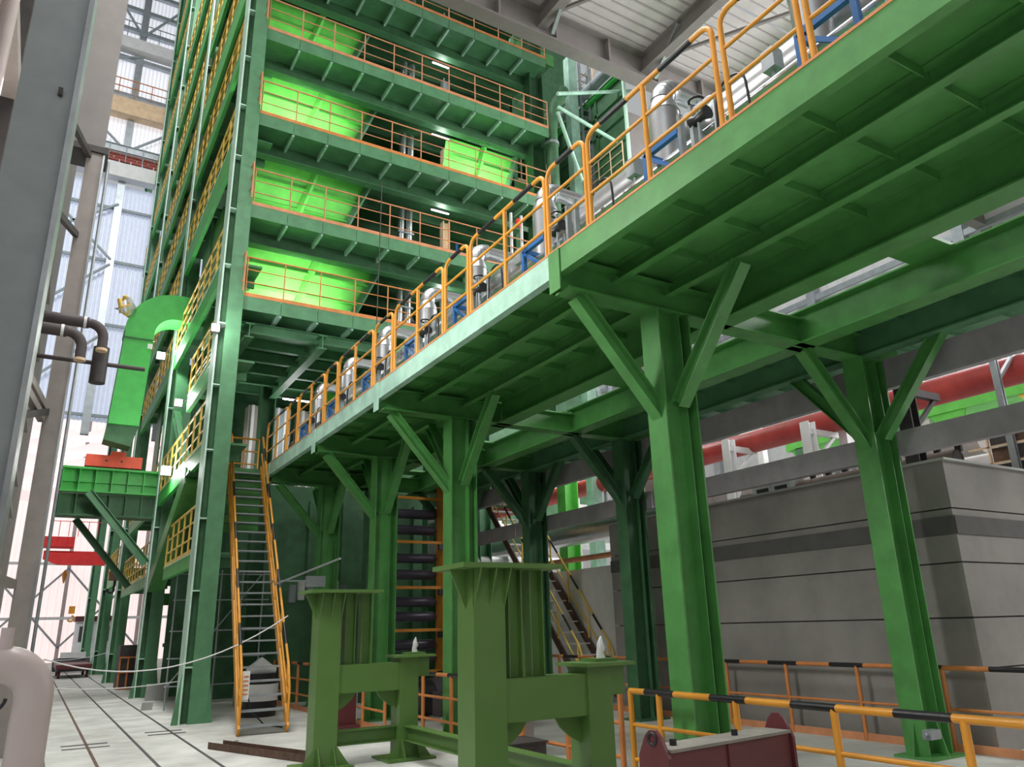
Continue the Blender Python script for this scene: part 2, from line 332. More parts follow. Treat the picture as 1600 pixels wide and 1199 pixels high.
# ================================================================ ELEVATED PLATFORM
PY = [.9, 6.1, 11.3, 14.7, 18.3]
pl = thing('elevated_platform', 'long green steel platform on braced columns crossing the upper right', 'platform', (5.5, 10, 5.4))
bays = [(-.6, .9), (.9, 6.1), (6.1, 11.3), (11.3, 14.7), (14.7, 19.0)]
for bi, (a, b) in enumerate(bays):
    e = bld('edge_channel', M().chan((4.33, a+.02, 5.31), (4.33, b-.02, 5.31), .1, .28, .015, side=-1), G_ if bi < 2 else G_P, pl)  # far bays are paler: lamp glare painted into the colour
    if bi >= 2: e['label'] = 'edge channel with painted lamp glare'
    n = max(2, round((b-a)/.72)); dy = (b-a)/n
    for r, (x0, x1) in enumerate(((4.36, 5.05), (5.05, 5.82), (5.82, 6.5))):
        for k in range(n):
            bld('deck_plate', M().box((x0+.004, a+k*dy+.004, 5.425), (x1-.004, a+(k+1)*dy-.004, 5.44)), G_, pl)
            if k: bld('rib', M().box((x0+.03, a+k*dy-.006, 5.335), (x1-.03, a+k*dy+.006, 5.425)), G_, pl)
    for x in (5.05, 5.82): bld('stringer', M().chan((x, a+.05, 5.32), (x, b-.05, 5.32), .1, .2, .012), G_, pl)
    bld('main_girder', M().hsec((6.62, a+.02, 5.22), (6.62, b-.02, 5.22), .3, .44, .02), G_, pl)
    bld('inner_girder', M().hsec((8.15, a+.02, 5.22), (8.15, b-.02, 5.22), .3, .44, .02), G_, pl)
    for k in range(n):
        if k % 5 == 4: bld('tie_plate', M().box((6.78, a+k*dy, 5.40), (8.0, a+k*dy+.5, 5.44)), G_, pl)
    for k in range(n): bld('inner_deck_plate', M().box((8.33, a+k*dy+.004, 5.425), (11.6, a+(k+1)*dy-.004, 5.44)), G_T, pl); bld('rib', M().box((8.35, a+k*dy, 5.335), (11.55, a+k*dy+.012, 5.425)), G_T, pl)
    bld('outer_girder', M().hsec((9.35, a+.02, 5.22), (9.35, b-.02, 5.22), .2, .4, .02), G_T, pl)
for y in PY:
    bld('cross_girder', M().hsec((4.36, y, 5.18), (10.3, y, 5.18), .26, .36, .02), G_, pl)
for y in PY[1:]:
    bld('splice_plate', M().box((4.262, y-.1, 4.98), (4.277, y+.1, 5.45)), G_ if y < 7 else G_P, pl)  # farther plates share the painted glare of the edge
bld('end_channel', M().chan((4.3, 19.02, 5.31), (10.3, 19.02, 5.31), .1, .28), G_T, pl)
def brace(o, p, q, m): bld('brace', M().hsec(p, q, .15, .16, .014), m, o)
def pcol(label, x, y, mt, zb=0, group=None, bolts=False):
    o = thing('support_column', label, 'column', (x, y, zb))
    bld('flange', M().box((x-.24, y-.15, zb+.02), (x-.218, y+.15, 5.0)), mt, o); bld('flange', M().box((x+.218, y-.15, zb+.02), (x+.24, y+.15, 5.0)), mt, o)
    bld('web', M().box((x-.218, y-.01, zb+.02), (x+.218, y+.01, 5.0)), mt, o)
    bld('web_fin', M().box((x+.09, y-.13, zb+.02), (x+.1, y-.01, 5.0)), mt, o)
    bld('base_plate', M().box((x-.34, y-.25, zb), (x+.34, y+.25, zb+.03)), mt, o)
    for s in (-1, 1): bld('gusset', M().poly([(x+s*.24, y-.01, zb+.03), (x+s*.33, y-.01, zb+.03), (x+s*.24, y-.01, zb+.4)], (0, .02, 0)), mt, o)
    bld('gusset', M().poly([(x-.01, y-.15, zb+.03), (x-.01, y-.24, zb+.03), (x-.01, y-.15, zb+.4)], (.02, 0, 0)), mt, o)
    bld('brace', M().hsec((x-.18, y, 3.78), (x-1.25, y, 4.98), .15, .16, .014), mt, o)
    bld('brace', M().hsec((x, y-.12, 3.9), (x, y-1.2, 5.16), .15, .16, .014), mt, o)
    bld('brace', M().hsec((x, y+.12, 3.9), (x, y+1.2, 5.16), .15, .16, .014), mt, o)
    return o
nm = ['nearest front column of the platform, bright green with V braces, behind the striped rail', 'second front column of the platform, behind the tall olive stand', 'third front column of the platform, left of the roller tower', 'fourth front column of the platform, just right of the yellow stairs']
for y, l in zip(PY[1:], nm): pcol('green steel '+l, 5.79, y, G_)
nm = ['nearest rear column, at the right edge before the concrete wall', 'second rear column, at the far corner of the concrete wall', 'third rear column, before the back stairs', 'farthest rear column, deep in shade']
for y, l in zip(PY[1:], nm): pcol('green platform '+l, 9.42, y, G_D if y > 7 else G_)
for z, h, l in ((4.82, .42, 'upper of two long dark grey beams behind the platform columns'), (3.83, .33, 'lower of two long dark grey beams behind the platform columns')):
    t = thing('cable_tray_beam', l, 'beam', (9.75, 10, z))
    for k in range(4): bld('tray_length', M().chan((9.75, 1+k*5, z), (9.75, 5.98+k*5, z), .12, h, .015, side=-1), TRY, t)
    for y in PY[1:]: bld('bracket', M().box((9.6, y-.06, z-.05), (9.7, y+.06, z+.05)), GRD, t)
# platform railings in separate bent-tube sections
secs = [(1.05, 2.74, 1), (2.82, 3.54, 0), (3.64, 5.44, 1), (5.5, 6.21, 0), (6.27, 8.05, 1), (8.13, 8.81, 0), (8.89, 10.63, 1), (10.74, 11.5, 0), (11.6, 13.35, 1), (13.45, 14.15, 0), (14.25, 16.0, 1), (16.1, 16.85, 0), (16.95, 18.75, 1)]
ords = ['nearest', 'second', 'third', 'fourth', 'fifth', 'sixth', 'seventh', 'eighth', 'ninth', 'tenth', 'eleventh', 'twelfth', 'last']
for (a, b, mid), o_ in zip(secs, ords):
    railing('%s bent yellow tube railing section along the platform edge, counted from the right%s' % (o_, '' if mid else ', short one'), (4.3, a, 5.46), (4.3, b, 5.46), (0, .5, 1) if mid else (0, 1), YEL, 1.06, .023, toe=False, bands=1 if b-a > 1 else 1, bent=True, pr=.027, stripe_len=.42 if mid else .3)
one('kick_strip', M().box((4.275, -.5, 5.45), (4.29, 19, 5.475)), ORG, 'thin orange kick strip along the outer platform edge', 'strip')
# filters and pipework standing on the platform
fy = [3.15, 5.0, 7.3, 9.2, 10.95, 12.9, 14.9, 16.9]
on_ = ['nearest, cut by the top of the frame', 'largest, under the roof girder', 'third from the right, beside the splice plate', 'fourth from the right', 'fifth from the right', 'sixth from the right', 'seventh from the right', 'farthest, near the stair head']
for y, l in zip(fy, on_):
    x = 5.0; t = thing('filter_vessel', 'silver filter vessel on the platform, '+l, 'vessel', (x, y, 5.44))
    bld('shell', M().tube([(x, y, 5.98), (x, y, 6.74)], .165, 24), SIL, t)
    bld('shoulder', M().tube([(x, y, 6.74), (x, y, 6.83), (x, y, 6.9)], [.175, .15, .12], 24), SIL, t)
    bld('cone', M().tube([(x, y, 5.7), (x, y, 5.98)], [.07, .165], 24), SIL, t); bld('outlet', M().tube([(x, y, 5.46), (x, y, 5.7)], .05, 12), SIL, t)
    e = arc((x+.18, y, 6.9), .18, math.pi, math.pi/2, 8, (1,0,0), (0,0,1))
    bld('elbow', M().tube(e, .125, 20), SIL, t)
    for k in (2, 4, 6): bld('seam', M().tube([e[k]-V((.004,0,.004)), e[k]+V((.004,0,.004))], .131, 20), STE, t)
    bld('cross_pipe', M().tube([(x+.18, y, 7.08), (x+.62, y, 7.08)], .1, 16), SIL, t)
    for s in (-1, 1): bld('leg', M().bar((x-.15, y+s*.15, 5.44), (x-.15, y+s*.13, 6.0), .03, .03), SIL, t)
    bx = x-.42; f = bld('bracket', M().bar((bx, y-.12, 6.02), (bx, y-.62, 6.02), .05, .07).bar((bx, y-.12, 5.44), (bx, y-.12, 6.02), .05, .05).bar((bx, y-.62, 5.44), (bx, y-.62, 6.02), .05, .05).bar((bx, y-.14, 5.98), (bx, y-.6, 5.6), .04, .04).bar((bx, y-.12, 6.02), (x-.1, y-.12, 6.02), .05, .05), BLU, t)
    v = thing('valve', 'black handwheel valve beside vessel '+l, 'valve', (bx, y-.7, 6.0)); w_ = y-.85
    bld('body', M().tube([(bx, w_-.12, 5.98), (bx, w_-.06, 5.98), (bx, w_+.02, 5.98), (bx, w_+.08, 5.98)], [.07, .045, .045, .07], 12), BLK, v)
    bld('handwheel', M().tube(arc((bx, w_, 6.17), .07, 0, 2*math.pi, 12, (1,0,0), (0,1,0)), .012, 6, False), BLK, v)
    bld('stem', M().tube([(bx, w_, 5.44), (bx, w_, 6.18)], .014, 6), STE, v)
    h = thing('hose', 'black looped hose by vessel '+l, 'hose', (bx, y+.6, 5.5))
    bld('loop', M().tube([(bx, y+.4, 5.44)]+arc((bx, y+.6, 5.98), .17, math.pi, 0, 10, (0,1,0), (0,0,1))+[(bx, y+.8, 5.44)], .013, 6), BLK, h)
    g = thing('pipe_stand', 'goalpost pipe stand after vessel '+l, 'stand', (bx, y+.95, 5.44))
    bld('frame', M().tube([(bx, y+.8, 5.44), (bx, y+.8, 6.05)]+arc((bx, y+.86, 6.05), .06, math.pi, math.pi/2, 3, (0,1,0), (0,0,1))+[(bx, y+1.2, 6.11)], .018, 8), STE, g)
    for dy in (1.05, 1.2): bld('upright', M().box((bx-.03, y+dy, 5.44), (bx+.03, y+dy+.04, 6.16)), STE, g)
    c_ = thing('junction_box', 'steel junction box after vessel '+l, 'box', (bx, y-.4, 5.44)); bld('post', M().box((x-.2, y+.3, 5.44), (x-.17, y+.33, 6.1)), STE, c_); bld('box', M().box((x-.25, y+.25, 6.1), (x-.12, y+.38, 6.3)), STE, c_)
t = thing('header_pipe', 'thick silver clad header pipe running the length of the platform behind the vessels', 'pipe', (5.65, 10, 6.45))
for k in range(9):
    bld('clad_length', M().tube([(5.45, .5+k*2.05, 6.62), (5.45, 2.53+k*2.05, 6.62)], .2, 24), SIL, t); bld('seam_band', M().tube([(5.45, 2.5+k*2.05, 6.62), (5.45, 2.56+k*2.05, 6.62)], .206, 24), STE, t)
    bld('saddle', M().box((5.35, 1.5+k*2.05, 5.44), (5.55, 1.6+k*2.05, 6.43)), STE, t)
for x, z, r, l in ((5.25, 6.36, .045, 'upper thin silver pipe on the platform'), (5.22, 6.24, .03, 'middle thin silver pipe on the platform'), (4.72, 5.92, .035, 'lower thin silver pipe close to the deck')):
    t = thing('pipe', l, 'pipe', (x, 10, z)); bld('tube', M().tube([(x, 1, z), (x, 18.6, z)], r, 12), SIL, t)
    for k in range(8): bld('clip', M().box((x-.08, 2+k*2.2, 5.44), (x+.08, 2.03+k*2.2, z)), STE, t)
# ================================================================ GREEN TOWER
def tcol(label, y, z1, x=2.55, wd=.5, mt=G_T, nst=16):
    o = thing('tower_column', label, 'column', (x+.25, y, 0))
    bld('edge_flange', M().box((x, y, 0), (x+.035, y+.5, z1)), G_W, o, label='outer flange edge with painted highlight')
    bld('recess_web', M().box((x+.035, y+.2, 0), (x+.17, y+.23, z1)), G_D, o)  # dark green stands in for the shade inside the recess
    bld('box_shaft', M().box((x+.17, y, 0), (x+wd, y+.5, z1)), mt, o)
    for k in range(nst):
        z = 1+(z1-1)*k/nst; bld('stiffener', M().box((x+.035, y+.01, z), (x+.17, y+.2, z+.025)), G_W, o)
    for s, xx in ((-1, x), (1, x+wd)): bld('base_gusset', M().poly([(xx, y+.02, 0), (xx+s*.12, y+.02, 0), (xx, y+.02, .9)], (0, .03, 0)), mt, o)
    return o
tcol('near corner column of the tall green tower, left of the yellow stairs', 16.6, 21, nst=14)
tcol('second column on the left face of the green tower, behind the corner column', 24.6, 30, x=2.58)
tcol('third column on the left face of the green tower', 33.6, 38, x=2.5)
tcol('fourth column on the left face of the green tower', 41.8, 45, x=2.5)
tcol('farthest column on the left face of the green tower, beside the wall', 52.5, 46, x=2.45)
hcol('tower_column', 'dark green column at the right end of the tower galleries', 'column', 11.4, 11.9, 17.2, 17.6, 5.5, 21, G_D)
hcol('tower_column', 'dark green inner column of the tower behind the roller rack, left', 'column', 4.7, 5.1, 21.5, 21.9, 0, 21, G_D)
hcol('tower_column', 'dark green inner column of the tower behind the roller rack, right', 'column', 9.9, 10.3, 21.5, 21.9, 0, 21, G_D)
decks = [(8.95, 'lowest'), (11.3, 'second'), (13.86, 'third'), (16.44, 'fourth'), (19.08, 'fifth'), (21.7, 'top')]
for zi, (z, l) in enumerate(decks):
    xe = 11.7
    d = thing('gallery_deck', '%s green gallery deck on the tower front, with brackets below' % l, 'deck', (7, 16.7, z))
    nb = 10; wx = (xe-3.05)/nb
    for k in range(nb): bld('fascia', M().box((3.05+k*wx+.005, 16.68, z-.36), (3.05+(k+1)*wx-.005, 16.7, z-.03)), G_T, d)
    for k in range(nb): bld('floor_plate', M().box((3.05+k*wx+.005, 16.7, z-.07), (3.05+(k+1)*wx-.005, 18.0, z-.05)), G_T, d)
    for k in range(1, nb): bld('rib', M().box((3.05+k*wx-.03, 16.71, z-.4), (3.05+k*wx+.03, 17.5, z-.27)), G_P, d)
    bld('soffit', M().box((3.1, 16.71, z-.27), (xe, 17.5, z-.25)), G_T, d)
    bld('rear_girder', M().hsec((3.0, 17.62, z-.36), (xe+.3, 17.62, z-.36), .25, .5, .02), G_T, d)
    bld('rear_girder_web', M().box((3.0, 17.52, z-.58), (xe+.3, 17.54, z-.13)), G_D, d)
    bld('toe_strip', M().box((3.05, 16.675, z-.03), (xe, 16.69, z+.06)), SAL if zi % 2 else ORG, d)
    bld('end_brace', M().bar((2.98, 16.75, z-.9), (3.0, 16.75, z-.05), .05, .1), G_W, d)
    if zi < 5:
        m = SAL if zi else ORG
        railing('%s gallery railing on the tower front, salmon tubes' % l, (3.1, 16.72, z+.02), (xe, 16.72, z+.02), [k/nb for k in range(nb+1)], m, .95, .017, toe=False, bars=3)
        sd = railing('short side railing at the left end of the %s gallery' % l, (2.98, 16.35, z-.05), (2.98, 17.6, z-.05), (0, .5, 1), SAL, .95, .02, toe=False)
    f = bld('interior_floor', M().box((3.1, 18.1, z-.14), (xe, 24.4, z-.08)), G_D, d)
    for k in range(5): bld('floor_beam', M().hsec((3.1, 19+k*1.2, z-.3), (xe, 19+k*1.2, z-.3), .15, .3, .02), G_D, d)
for k in range(4):
    one('tower_wall_or_added_backing', M().box((3.2+k*2.2, 24.45, 0), (5.35+k*2.2, 24.5, 21)), G_D, 'dark green backing panel added for darkness behind the tower galleries, %s from the left' % ('first', 'second', 'third', 'fourth')[k], 'panel')  # backing added so the gallery interiors stay dark
# lowest tower floor underside (z 8.6) beams already cast; service floor under it
# inclined lime green hopper plates lit from below
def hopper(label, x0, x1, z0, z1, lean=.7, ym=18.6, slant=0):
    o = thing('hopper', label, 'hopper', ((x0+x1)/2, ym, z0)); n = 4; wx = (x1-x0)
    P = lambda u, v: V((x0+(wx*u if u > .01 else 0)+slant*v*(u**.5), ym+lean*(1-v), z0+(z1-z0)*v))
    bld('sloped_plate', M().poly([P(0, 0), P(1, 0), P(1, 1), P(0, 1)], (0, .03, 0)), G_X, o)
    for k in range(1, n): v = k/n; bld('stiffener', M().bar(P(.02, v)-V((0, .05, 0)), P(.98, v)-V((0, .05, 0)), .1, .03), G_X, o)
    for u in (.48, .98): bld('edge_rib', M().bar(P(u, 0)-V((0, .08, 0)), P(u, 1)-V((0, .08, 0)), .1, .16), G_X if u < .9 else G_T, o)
    return o
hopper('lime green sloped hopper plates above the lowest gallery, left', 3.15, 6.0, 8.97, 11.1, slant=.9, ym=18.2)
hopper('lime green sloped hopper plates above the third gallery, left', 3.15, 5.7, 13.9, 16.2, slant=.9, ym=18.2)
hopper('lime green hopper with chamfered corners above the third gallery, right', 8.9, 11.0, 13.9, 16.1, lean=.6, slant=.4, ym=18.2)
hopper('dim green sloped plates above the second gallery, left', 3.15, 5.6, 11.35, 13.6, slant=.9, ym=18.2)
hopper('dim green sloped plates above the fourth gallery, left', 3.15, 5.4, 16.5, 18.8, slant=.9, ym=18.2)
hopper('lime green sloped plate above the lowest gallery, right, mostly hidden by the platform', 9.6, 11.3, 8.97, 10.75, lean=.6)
def lampthing(label, loc, power, size=.1):
    o = thing('floodlight', label, 'lamp', loc); x, y, z = loc
    bld('housing', M().box((x-size, y, z-size), (x+size, y+.12, z+size)), GRD, o); bld('lens', M().box((x-size*.85, y-.015, z-size*.85), (x+size*.85, y, z+size*.85)), LMP, o)
    bld('bracket', M().bar((x, y+.1, z), (x+.2, y+.1, z+.1), .03, .03), GRD, o)
    point((x-.1, y-.35, z), power, .15); return o
lampthing('bright floodlight on the near corner column of the tower', (2.5, 16.45, 7.95), 50, .09)
lampthing('bright floodlight right of the green duct', (2.2, 24.2, 9.75), 160, .12)
lampthing('bright floodlight below the short side gallery', (2.45, 20.9, 7.42), 70, .1)
lampthing('brightest lower floodlight above the side walkway', (2.45, 21.9, 5.8), 120, .13)
for k, (x, z, p) in enumerate(((4.6, 9.3, 300), (4.4, 14.3, 320), (10.2, 14.3, 300), (10.3, 9.3, 150), (4.4, 16.8, 40), (4.4, 11.7, 60))):
    o = thing('work_lamp', 'small work lamp on the gallery floor under the sloped plates, %s' % ('lowest left', 'third left', 'third right', 'lowest right', 'fourth left', 'second left')[k], 'lamp', (x, 17.6, z-.3))
    bld('base', M().box((x-.06, 17.55, z-.34), (x+.06, 17.67, z-.3)), BLK, o); bld('bulb', M().tube([(x, 17.61, z-.3), (x, 17.61, z-.25)], .03, 8), LMP, o)
    sp = bpy.data.lights.new('lamp_light', 'SPOT'); sp.energy = p; sp.spot_size = 1.9; sp.spot_blend = .5; sp.shadow_soft_size = .1; sp.color = (.97, 1, .85); so = bpy.data.objects.new('lamp_light', sp); C.objects.link(so); so.location = (x, 17.6, z-.2); so.rotation_euler = V((0, 1, .75)).to_track_quat('-Z', 'Y').to_euler()
# vertical ducts, pillars and machinery seen inside the galleries
k = 0
for zi in range(5):
    z0, z1 = decks[zi][0], decks[zi+1][0]-.45; l = decks[zi][1]
    lb = thing('fill_strip', 'added fill strip under the beams inside the %s gallery' % l, 'lamp', (8.6, 18.0, z1-.05)); bld('body', M().box((8.3, 17.98, z1-.1), (8.9, 18.06, z1-.05)), GRD, lb); bld('tube', M().tube([(8.32, 18.0, z1-.12), (8.88, 18.0, z1-.12)], .018, 8), LMP, lb); point((8.6, 17.9, z1-.35), 14, .15)  # lamp made up to fill the gallery interior with light
    t = thing('vertical_duct', 'silver vertical twin pipe inside the %s gallery' % l, 'duct', (7.75, 18.6, z0))
    for dx in (-.13, .13): bld('pipe', M().tube([(7.75+dx, 18.6, z0), (7.75+dx, 18.6, z1)], .1, 14), SIL, t)
    for dz in (.5, 1.3): bld('clamp', M().box((7.5, 18.48, z0+dz), (8.0, 18.52, z0+dz+.05)), STE, t)
    t = hcol('inner_post', 'pale beige inner post of the %s gallery' % l, 'column', 9.0, 9.22, 18.6, 18.85, z0-.05, z1, BGE if zi in (1, 2) else GRY)
    if zi in (0, 1):
        t = thing('control_cabinet', 'grey sheet metal enclosure in the %s gallery left of the twin pipe' % l, 'cabinet', (6.7, 18.6, z0))
        bld('body', M().box((6.35, 18.7, z0-.05), (7.3, 19.6, z0+.95)), GRY, t); bld('side_panel', M().box((6.15, 18.6, z0-.05), (6.33, 19.5, z0+1.0)), WHT, t)
        for q in range(3): bld('door', M().box((6.37+q*.31, 18.67, z0), (6.65+q*.31, 18.7, z0+.9)), GRB, t)
    t = thing('process_piping', 'tangle of dark pipes and valves inside the %s gallery, right side' % l, 'pipe', (10.5, 19, z0))
    bld('pipe_run', M().tube([(9.4, 19, z0+1.1), (11.5, 19, z0+1.0)], .16, 14), GRB, t); bld('pipe_run', M().tube([(9.4, 19.4, z0+.6), (11.5, 19.2, z0+.55)], .09, 12), GRD, t)
    for q in range(5): bld('valve_body', M().tube([(9.6+q*.42, 18.9, z0+1.35), (9.6+q*.42, 18.9, z0+1.6)], .05, 8), STE if q % 2 else BLU, t)
    for q in range(4): bld('riser', M().tube([(9.7+q*.5, 18.8, z0), (9.7+q*.5, 18.8, z0+1.0)], .022, 8), STE, t)
    t = thing('machine_block', 'dark machine casing in the shade of the %s gallery' % l, 'machine', (8.4, 20, z0))
    bld('casing', M().box((7.95, 19.6, z0-.05), (8.95, 21, z0+1.4)), GRD, t)
    for q in range(2): bld('door', M().box((8.0+q*.48, 19.57, z0+.1), (8.44+q*.48, 19.6, z0+1.3)), RST, t)
    bld('hopper_cone', M().tube([(8.4, 20.2, z0+1.4), (8.4, 20.2, z0+1.75)], [.5, .3], 16), GRB, t)
one('hoist_cable', M().tube([(6.05, 16.2, 5.6), (6.1, 16.2, 12.5)], .012, 6), GRD, 'thin dark cable hanging before the tower galleries', 'cable')
t = thing('signal_post', 'twin white posts with a red beacon on the second gallery', 'post', (10.4, 16.75, 11.3))
for dx in (0, .35): bld('post', M().tube([(10.3+dx, 16.8, 11.3), (10.3+dx, 16.8, 13.1)], .045, 10), WHT, t)
bld('beacon', M().tube([(10.48, 16.7, 12.65), (10.48, 16.7, 12.75), (10.48, 16.7, 12.9)], [.06, .09, .05], 12), CRN, t)
# service floor below the lowest gallery, seen from underneath
sf = thing('service_floor', 'dark green grid of beams under the lowest tower gallery', 'deck', (6, 19, 8.4))
for k in range(6): bld('floor_beam', M().hsec((3.1, 17.2+k*.95, 8.35), (9.2, 17.2+k*.95, 8.35), .14, .26, .02), G_T, sf)
for k in range(3): bld('cross_beam', M().hsec((3.3+k*1.7, 16.9, 8.2), (3.3+k*1.7, 22.2, 8.2), .2, .34, .02), G_T, sf)
lb = thing('fill_strip', 'added fill strip under the service floor above the stair head', 'lamp', (5.6, 21.2, 8.0)); bld('body', M().box((5.2, 21.2, 8.0), (6.0, 21.3, 8.06)), GRD, lb); bld('tube', M().tube([(5.22, 21.25, 7.98), (5.98, 21.25, 7.98)], .018, 8), LMP, lb); point((5.6, 21.6, 7.2), 30, .2)  # made-up lamp that brightens the duct casings
# louvred casings behind the far end of the platform
for k in range(5):
    t = thing('duct_casing', 'grey ribbed duct casing behind the stair head, %s from the left' % ('first', 'second', 'third', 'fourth', 'fifth')[k], 'duct', (4.9+k*.75, 22.3, 5.4))
    bld('casing', M().box((4.6+k*.75, 22.7, 0), (5.1+k*.75, 23.2, 8.1)), GRY if k % 2 else GRB, t)
    for q in range(2): bld('rib', M().box((4.68+k*.75+q*.22, 22.64, 5.3), (4.76+k*.75+q*.22, 22.7, 8.1)), WHT, t)
hcol('tower_column', 'bright green column behind the far platform railing', 'column', 6.1, 6.5, 20.6, 20.9, 5.4, 8.2, G_X)
# tower left face: walkways with rails
def sidewalk(label, z, y0, y1, h=.55, mt=G_L, rail=True, x=2.62, fl=2):
    o = thing('side_walkway', 'bright green side walkway, '+label, 'walkway', (x, y0, z))
    bld('edge_beam', M().chan((x+.05, y0, z-h/2), (x+.05, y1, z-h/2), .1, h, .02, side=-1), mt, o)
    bld('floor_plate', M().box((x+.1, y0, z-.05), (x+.9, y1, z)), G_T, o)
    for k in range(max(2, int((y1-y0)/1.6))):
        yy = y0+.8+k*1.6
        if yy < y1: bld('joist', M().bar((x+.1, yy, z-.15), (x+.9, yy, z-.15), .08, .2), G_T, o)
    bld('edge_strip', M().box((x-.01, y0, z-.02), (x+.02, y1, z+.01)), G_W, o)
    if rail:
        n = max(2, round((y1-y0)/.9)); railing('yellow railing, '+label, (x+.02, y0+.1, z), (x+.02, y1-.1, z), [k/n for k in range(n+1)], YEP, 1.0, .024, toe=True)
SW = [(3.25, 17.15, 21.6, .3), (5.62, 17.2, 24.5, .4), (7.55, 17.15, 20.6, .45), (9.95, 17.15, 24.5, .5), (13.4, 17.15, 24.5, .75), (16.2, 17.15, 24.5, .4), (18.9, 17.15, 24.5, .9), (21.8, 17.15, 24.5, .6),
      (5.7, 25.2, 33.4, .4), (9.9, 25.2, 33.4, .5), (12.6, 25.2, 33.4, .5), (15.3, 25.2, 33.4, .6), (18.3, 25.2, 33.4, .6), (21.3, 25.2, 33.4, .6), (24.3, 25.2, 33.4, .8), (27.4, 25.2, 33.4, .6),
      (3.3, 25.2, 33, .3), (4.2, 34.2, 41, .5), (14, 34.2, 41.6, .6), (18.6, 34.2, 41.6, .6), (22.8, 34.2, 41.6, .6), (27, 34.2, 41.6, .7), (31.5, 34.2, 41.6, .7), (35, 34.2, 41.6, .7),
      (16, 42.4, 45.0, .6), (22, 42.4, 45.0, .7), (28, 42.4, 45.0, .7), (34, 42.4, 45.0, .8), (40, 42.4, 45.0, .8)]
bn = {17: 'near bay', 25: 'second bay', 34: 'third bay', 42: 'farthest bay'}; cnt = {}
for z, a, b, h in sorted(SW, key=lambda q: (int(q[1]), q[0])):
    kx = bn[int(a)]; cnt[kx] = cnt.get(kx, 0)+1
    sidewalk('%s of the tower left face, %s level from the ground' % (kx, ('first', 'second', 'third', 'fourth', 'fifth', 'sixth', 'seventh', 'eighth', 'ninth', 'tenth')[cnt[kx]-1]), z, a, b, h)
for k, (y, z0, z1, l) in enumerate(((22.2, 5, 8.6, 'low'), (19.8, 9, 12.8, 'middle'), (21.5, 10, 16, 'tall'), (29, 6, 20, 'second bay tall'), (30.5, 20, 28, 'second bay upper'))):
    one('infill_panel', M().box((2.9, y, z0), (2.95, y+1.3, z1)), G_ if k % 2 else G_T, '%s green infill plate standing inside the tower left face' % l, 'panel')
for k, (y0, z0, y1, z1) in enumerate(((24.4, 8.0, 21.0, 5.7), (24.5, 16.3, 17.2, 18.6), (33.4, 12.6, 25.4, 9.9), (33.4, 24.3, 25.4, 27.2))):
    one('diagonal_brace', M().hsec((2.85, y0, z0), (2.85, y1, z1), .2, .25, .02), G_T, 'green diagonal brace on the tower left face, %s' % ('lowest near bay', 'upper near bay', 'low second bay', 'high second bay')[k], 'brace')
t = thing('bracket_column', 'thick tapered green knee brace under the bright lower floodlight', 'column', (2.9, 19.6, 0))
bld('shaft', M().bar((2.8, 24.4, 3.0), (2.8, 19.4, 5.25), .42, .45), G_, t); bld('head_plate', M().box((2.6, 18.9, 5.2), (3.15, 19.6, 5.28)), G_D, t)
# green elbow duct
du = thing('elbow_duct', 'large bright green rectangular duct bending into the tower', 'duct', (1.6, 24, 8))
o = [V((1.0, 0, 7.35)), V((1.12, 0, 10.1))]+[V((2.45, 0, 10.2))+V((-math.cos(a)*1.35, 0, math.sin(a)*1.35)) for a in [i*math.pi/2/8 for i in range(9)]]+[V((2.9, 0, 11.55))]
i_ = [V((2.9, 0, 10.75))]+[V((2.45, 0, 10.2))+V((-math.cos(a)*.55, 0, math.sin(a)*.55)) for a in [i*math.pi/2/6 for i in range(7)]][::-1]+[V((1.8, 0, 7.35))]
n = min(len(o), 99)
def ductface(y):
    return [V((p.x, y, p.z)) for p in o+i_]
m = M(); A = ductface(23.6); B = ductface(24.5); k = len(A)
# faces strip between outer and inner outlines
no, ni = len(o), len(i_); inner = list(range(no+ni-1, no-1, -1))
fs = []
for (off, rev) in ((0, False), (k, True)):
    ii, jj = 0, 0
    while ii < no-1 or jj < ni-1:
        if jj >= ni-1 or (ii < no-1 and ii/(no-1) <= jj/(ni-1)):
            f = (off+ii, off+ii+1, off+inner[jj]); ii += 1
        else:
            f = (off+ii, off+inner[jj+1], off+inner[jj]); jj += 1
        fs.append(f if rev else f[::-1])
for q in range(k): fs.append((q, (q+1) % k, (q+1) % k+k, q+k))
m.add(A+B, fs); bld('bend', m, G_L, du)
bld('flange_seam', M().box((1.1, 23.57, 9.95), (1.93, 23.6, 9.99)), G_D, du)
bld('tag_plate', M().box((1.75, 23.56, 9.7), (1.88, 23.6, 9.85)), WHT, du)
bld('lower_transition', M().poly([(1.0, 23.7, 7.35), (.95, 23.7, 6.9), (1.65, 23.7, 6.75), (1.8, 23.7, 7.35)], (0, .7, 0)), G_D, du)
# crane runway bracket and orange trolley
t = thing('runway_girder', 'bright green ribbed runway girder carrying the orange trolley', 'girder', (1, 25, 6))
bld('top_flange', M().box((.05, 24.8, 6.24), (2.6, 25.4, 6.3)), G_L, t); bld('web', M().box((.05, 25.05, 5.62), (2.6, 25.1, 6.24)), G_L, t); bld('bottom_flange', M().box((.05, 24.8, 5.58), (2.6, 25.4, 5.62)), G_L, t)
for k in range(6): bld('stiffener', M().box((.1+k*.42, 24.85, 5.62), (.125+k*.42, 25.05, 6.24)), G_L, t)
bld('longitudinal_rib', M().box((.05, 24.95, 5.88), (2.6, 25.05, 5.9)), G_L, t)
t = thing('runway_girder', 'darker green ribbed girder directly below the bright one', 'girder', (1, 26, 5.3))
bld('web', M().box((0, 25.05, 4.95), (2.6, 25.1, 5.55)), G_D, t); bld('bottom_flange', M().box((0, 24.8, 4.9), (2.6, 25.4, 4.95)), G_D, t)
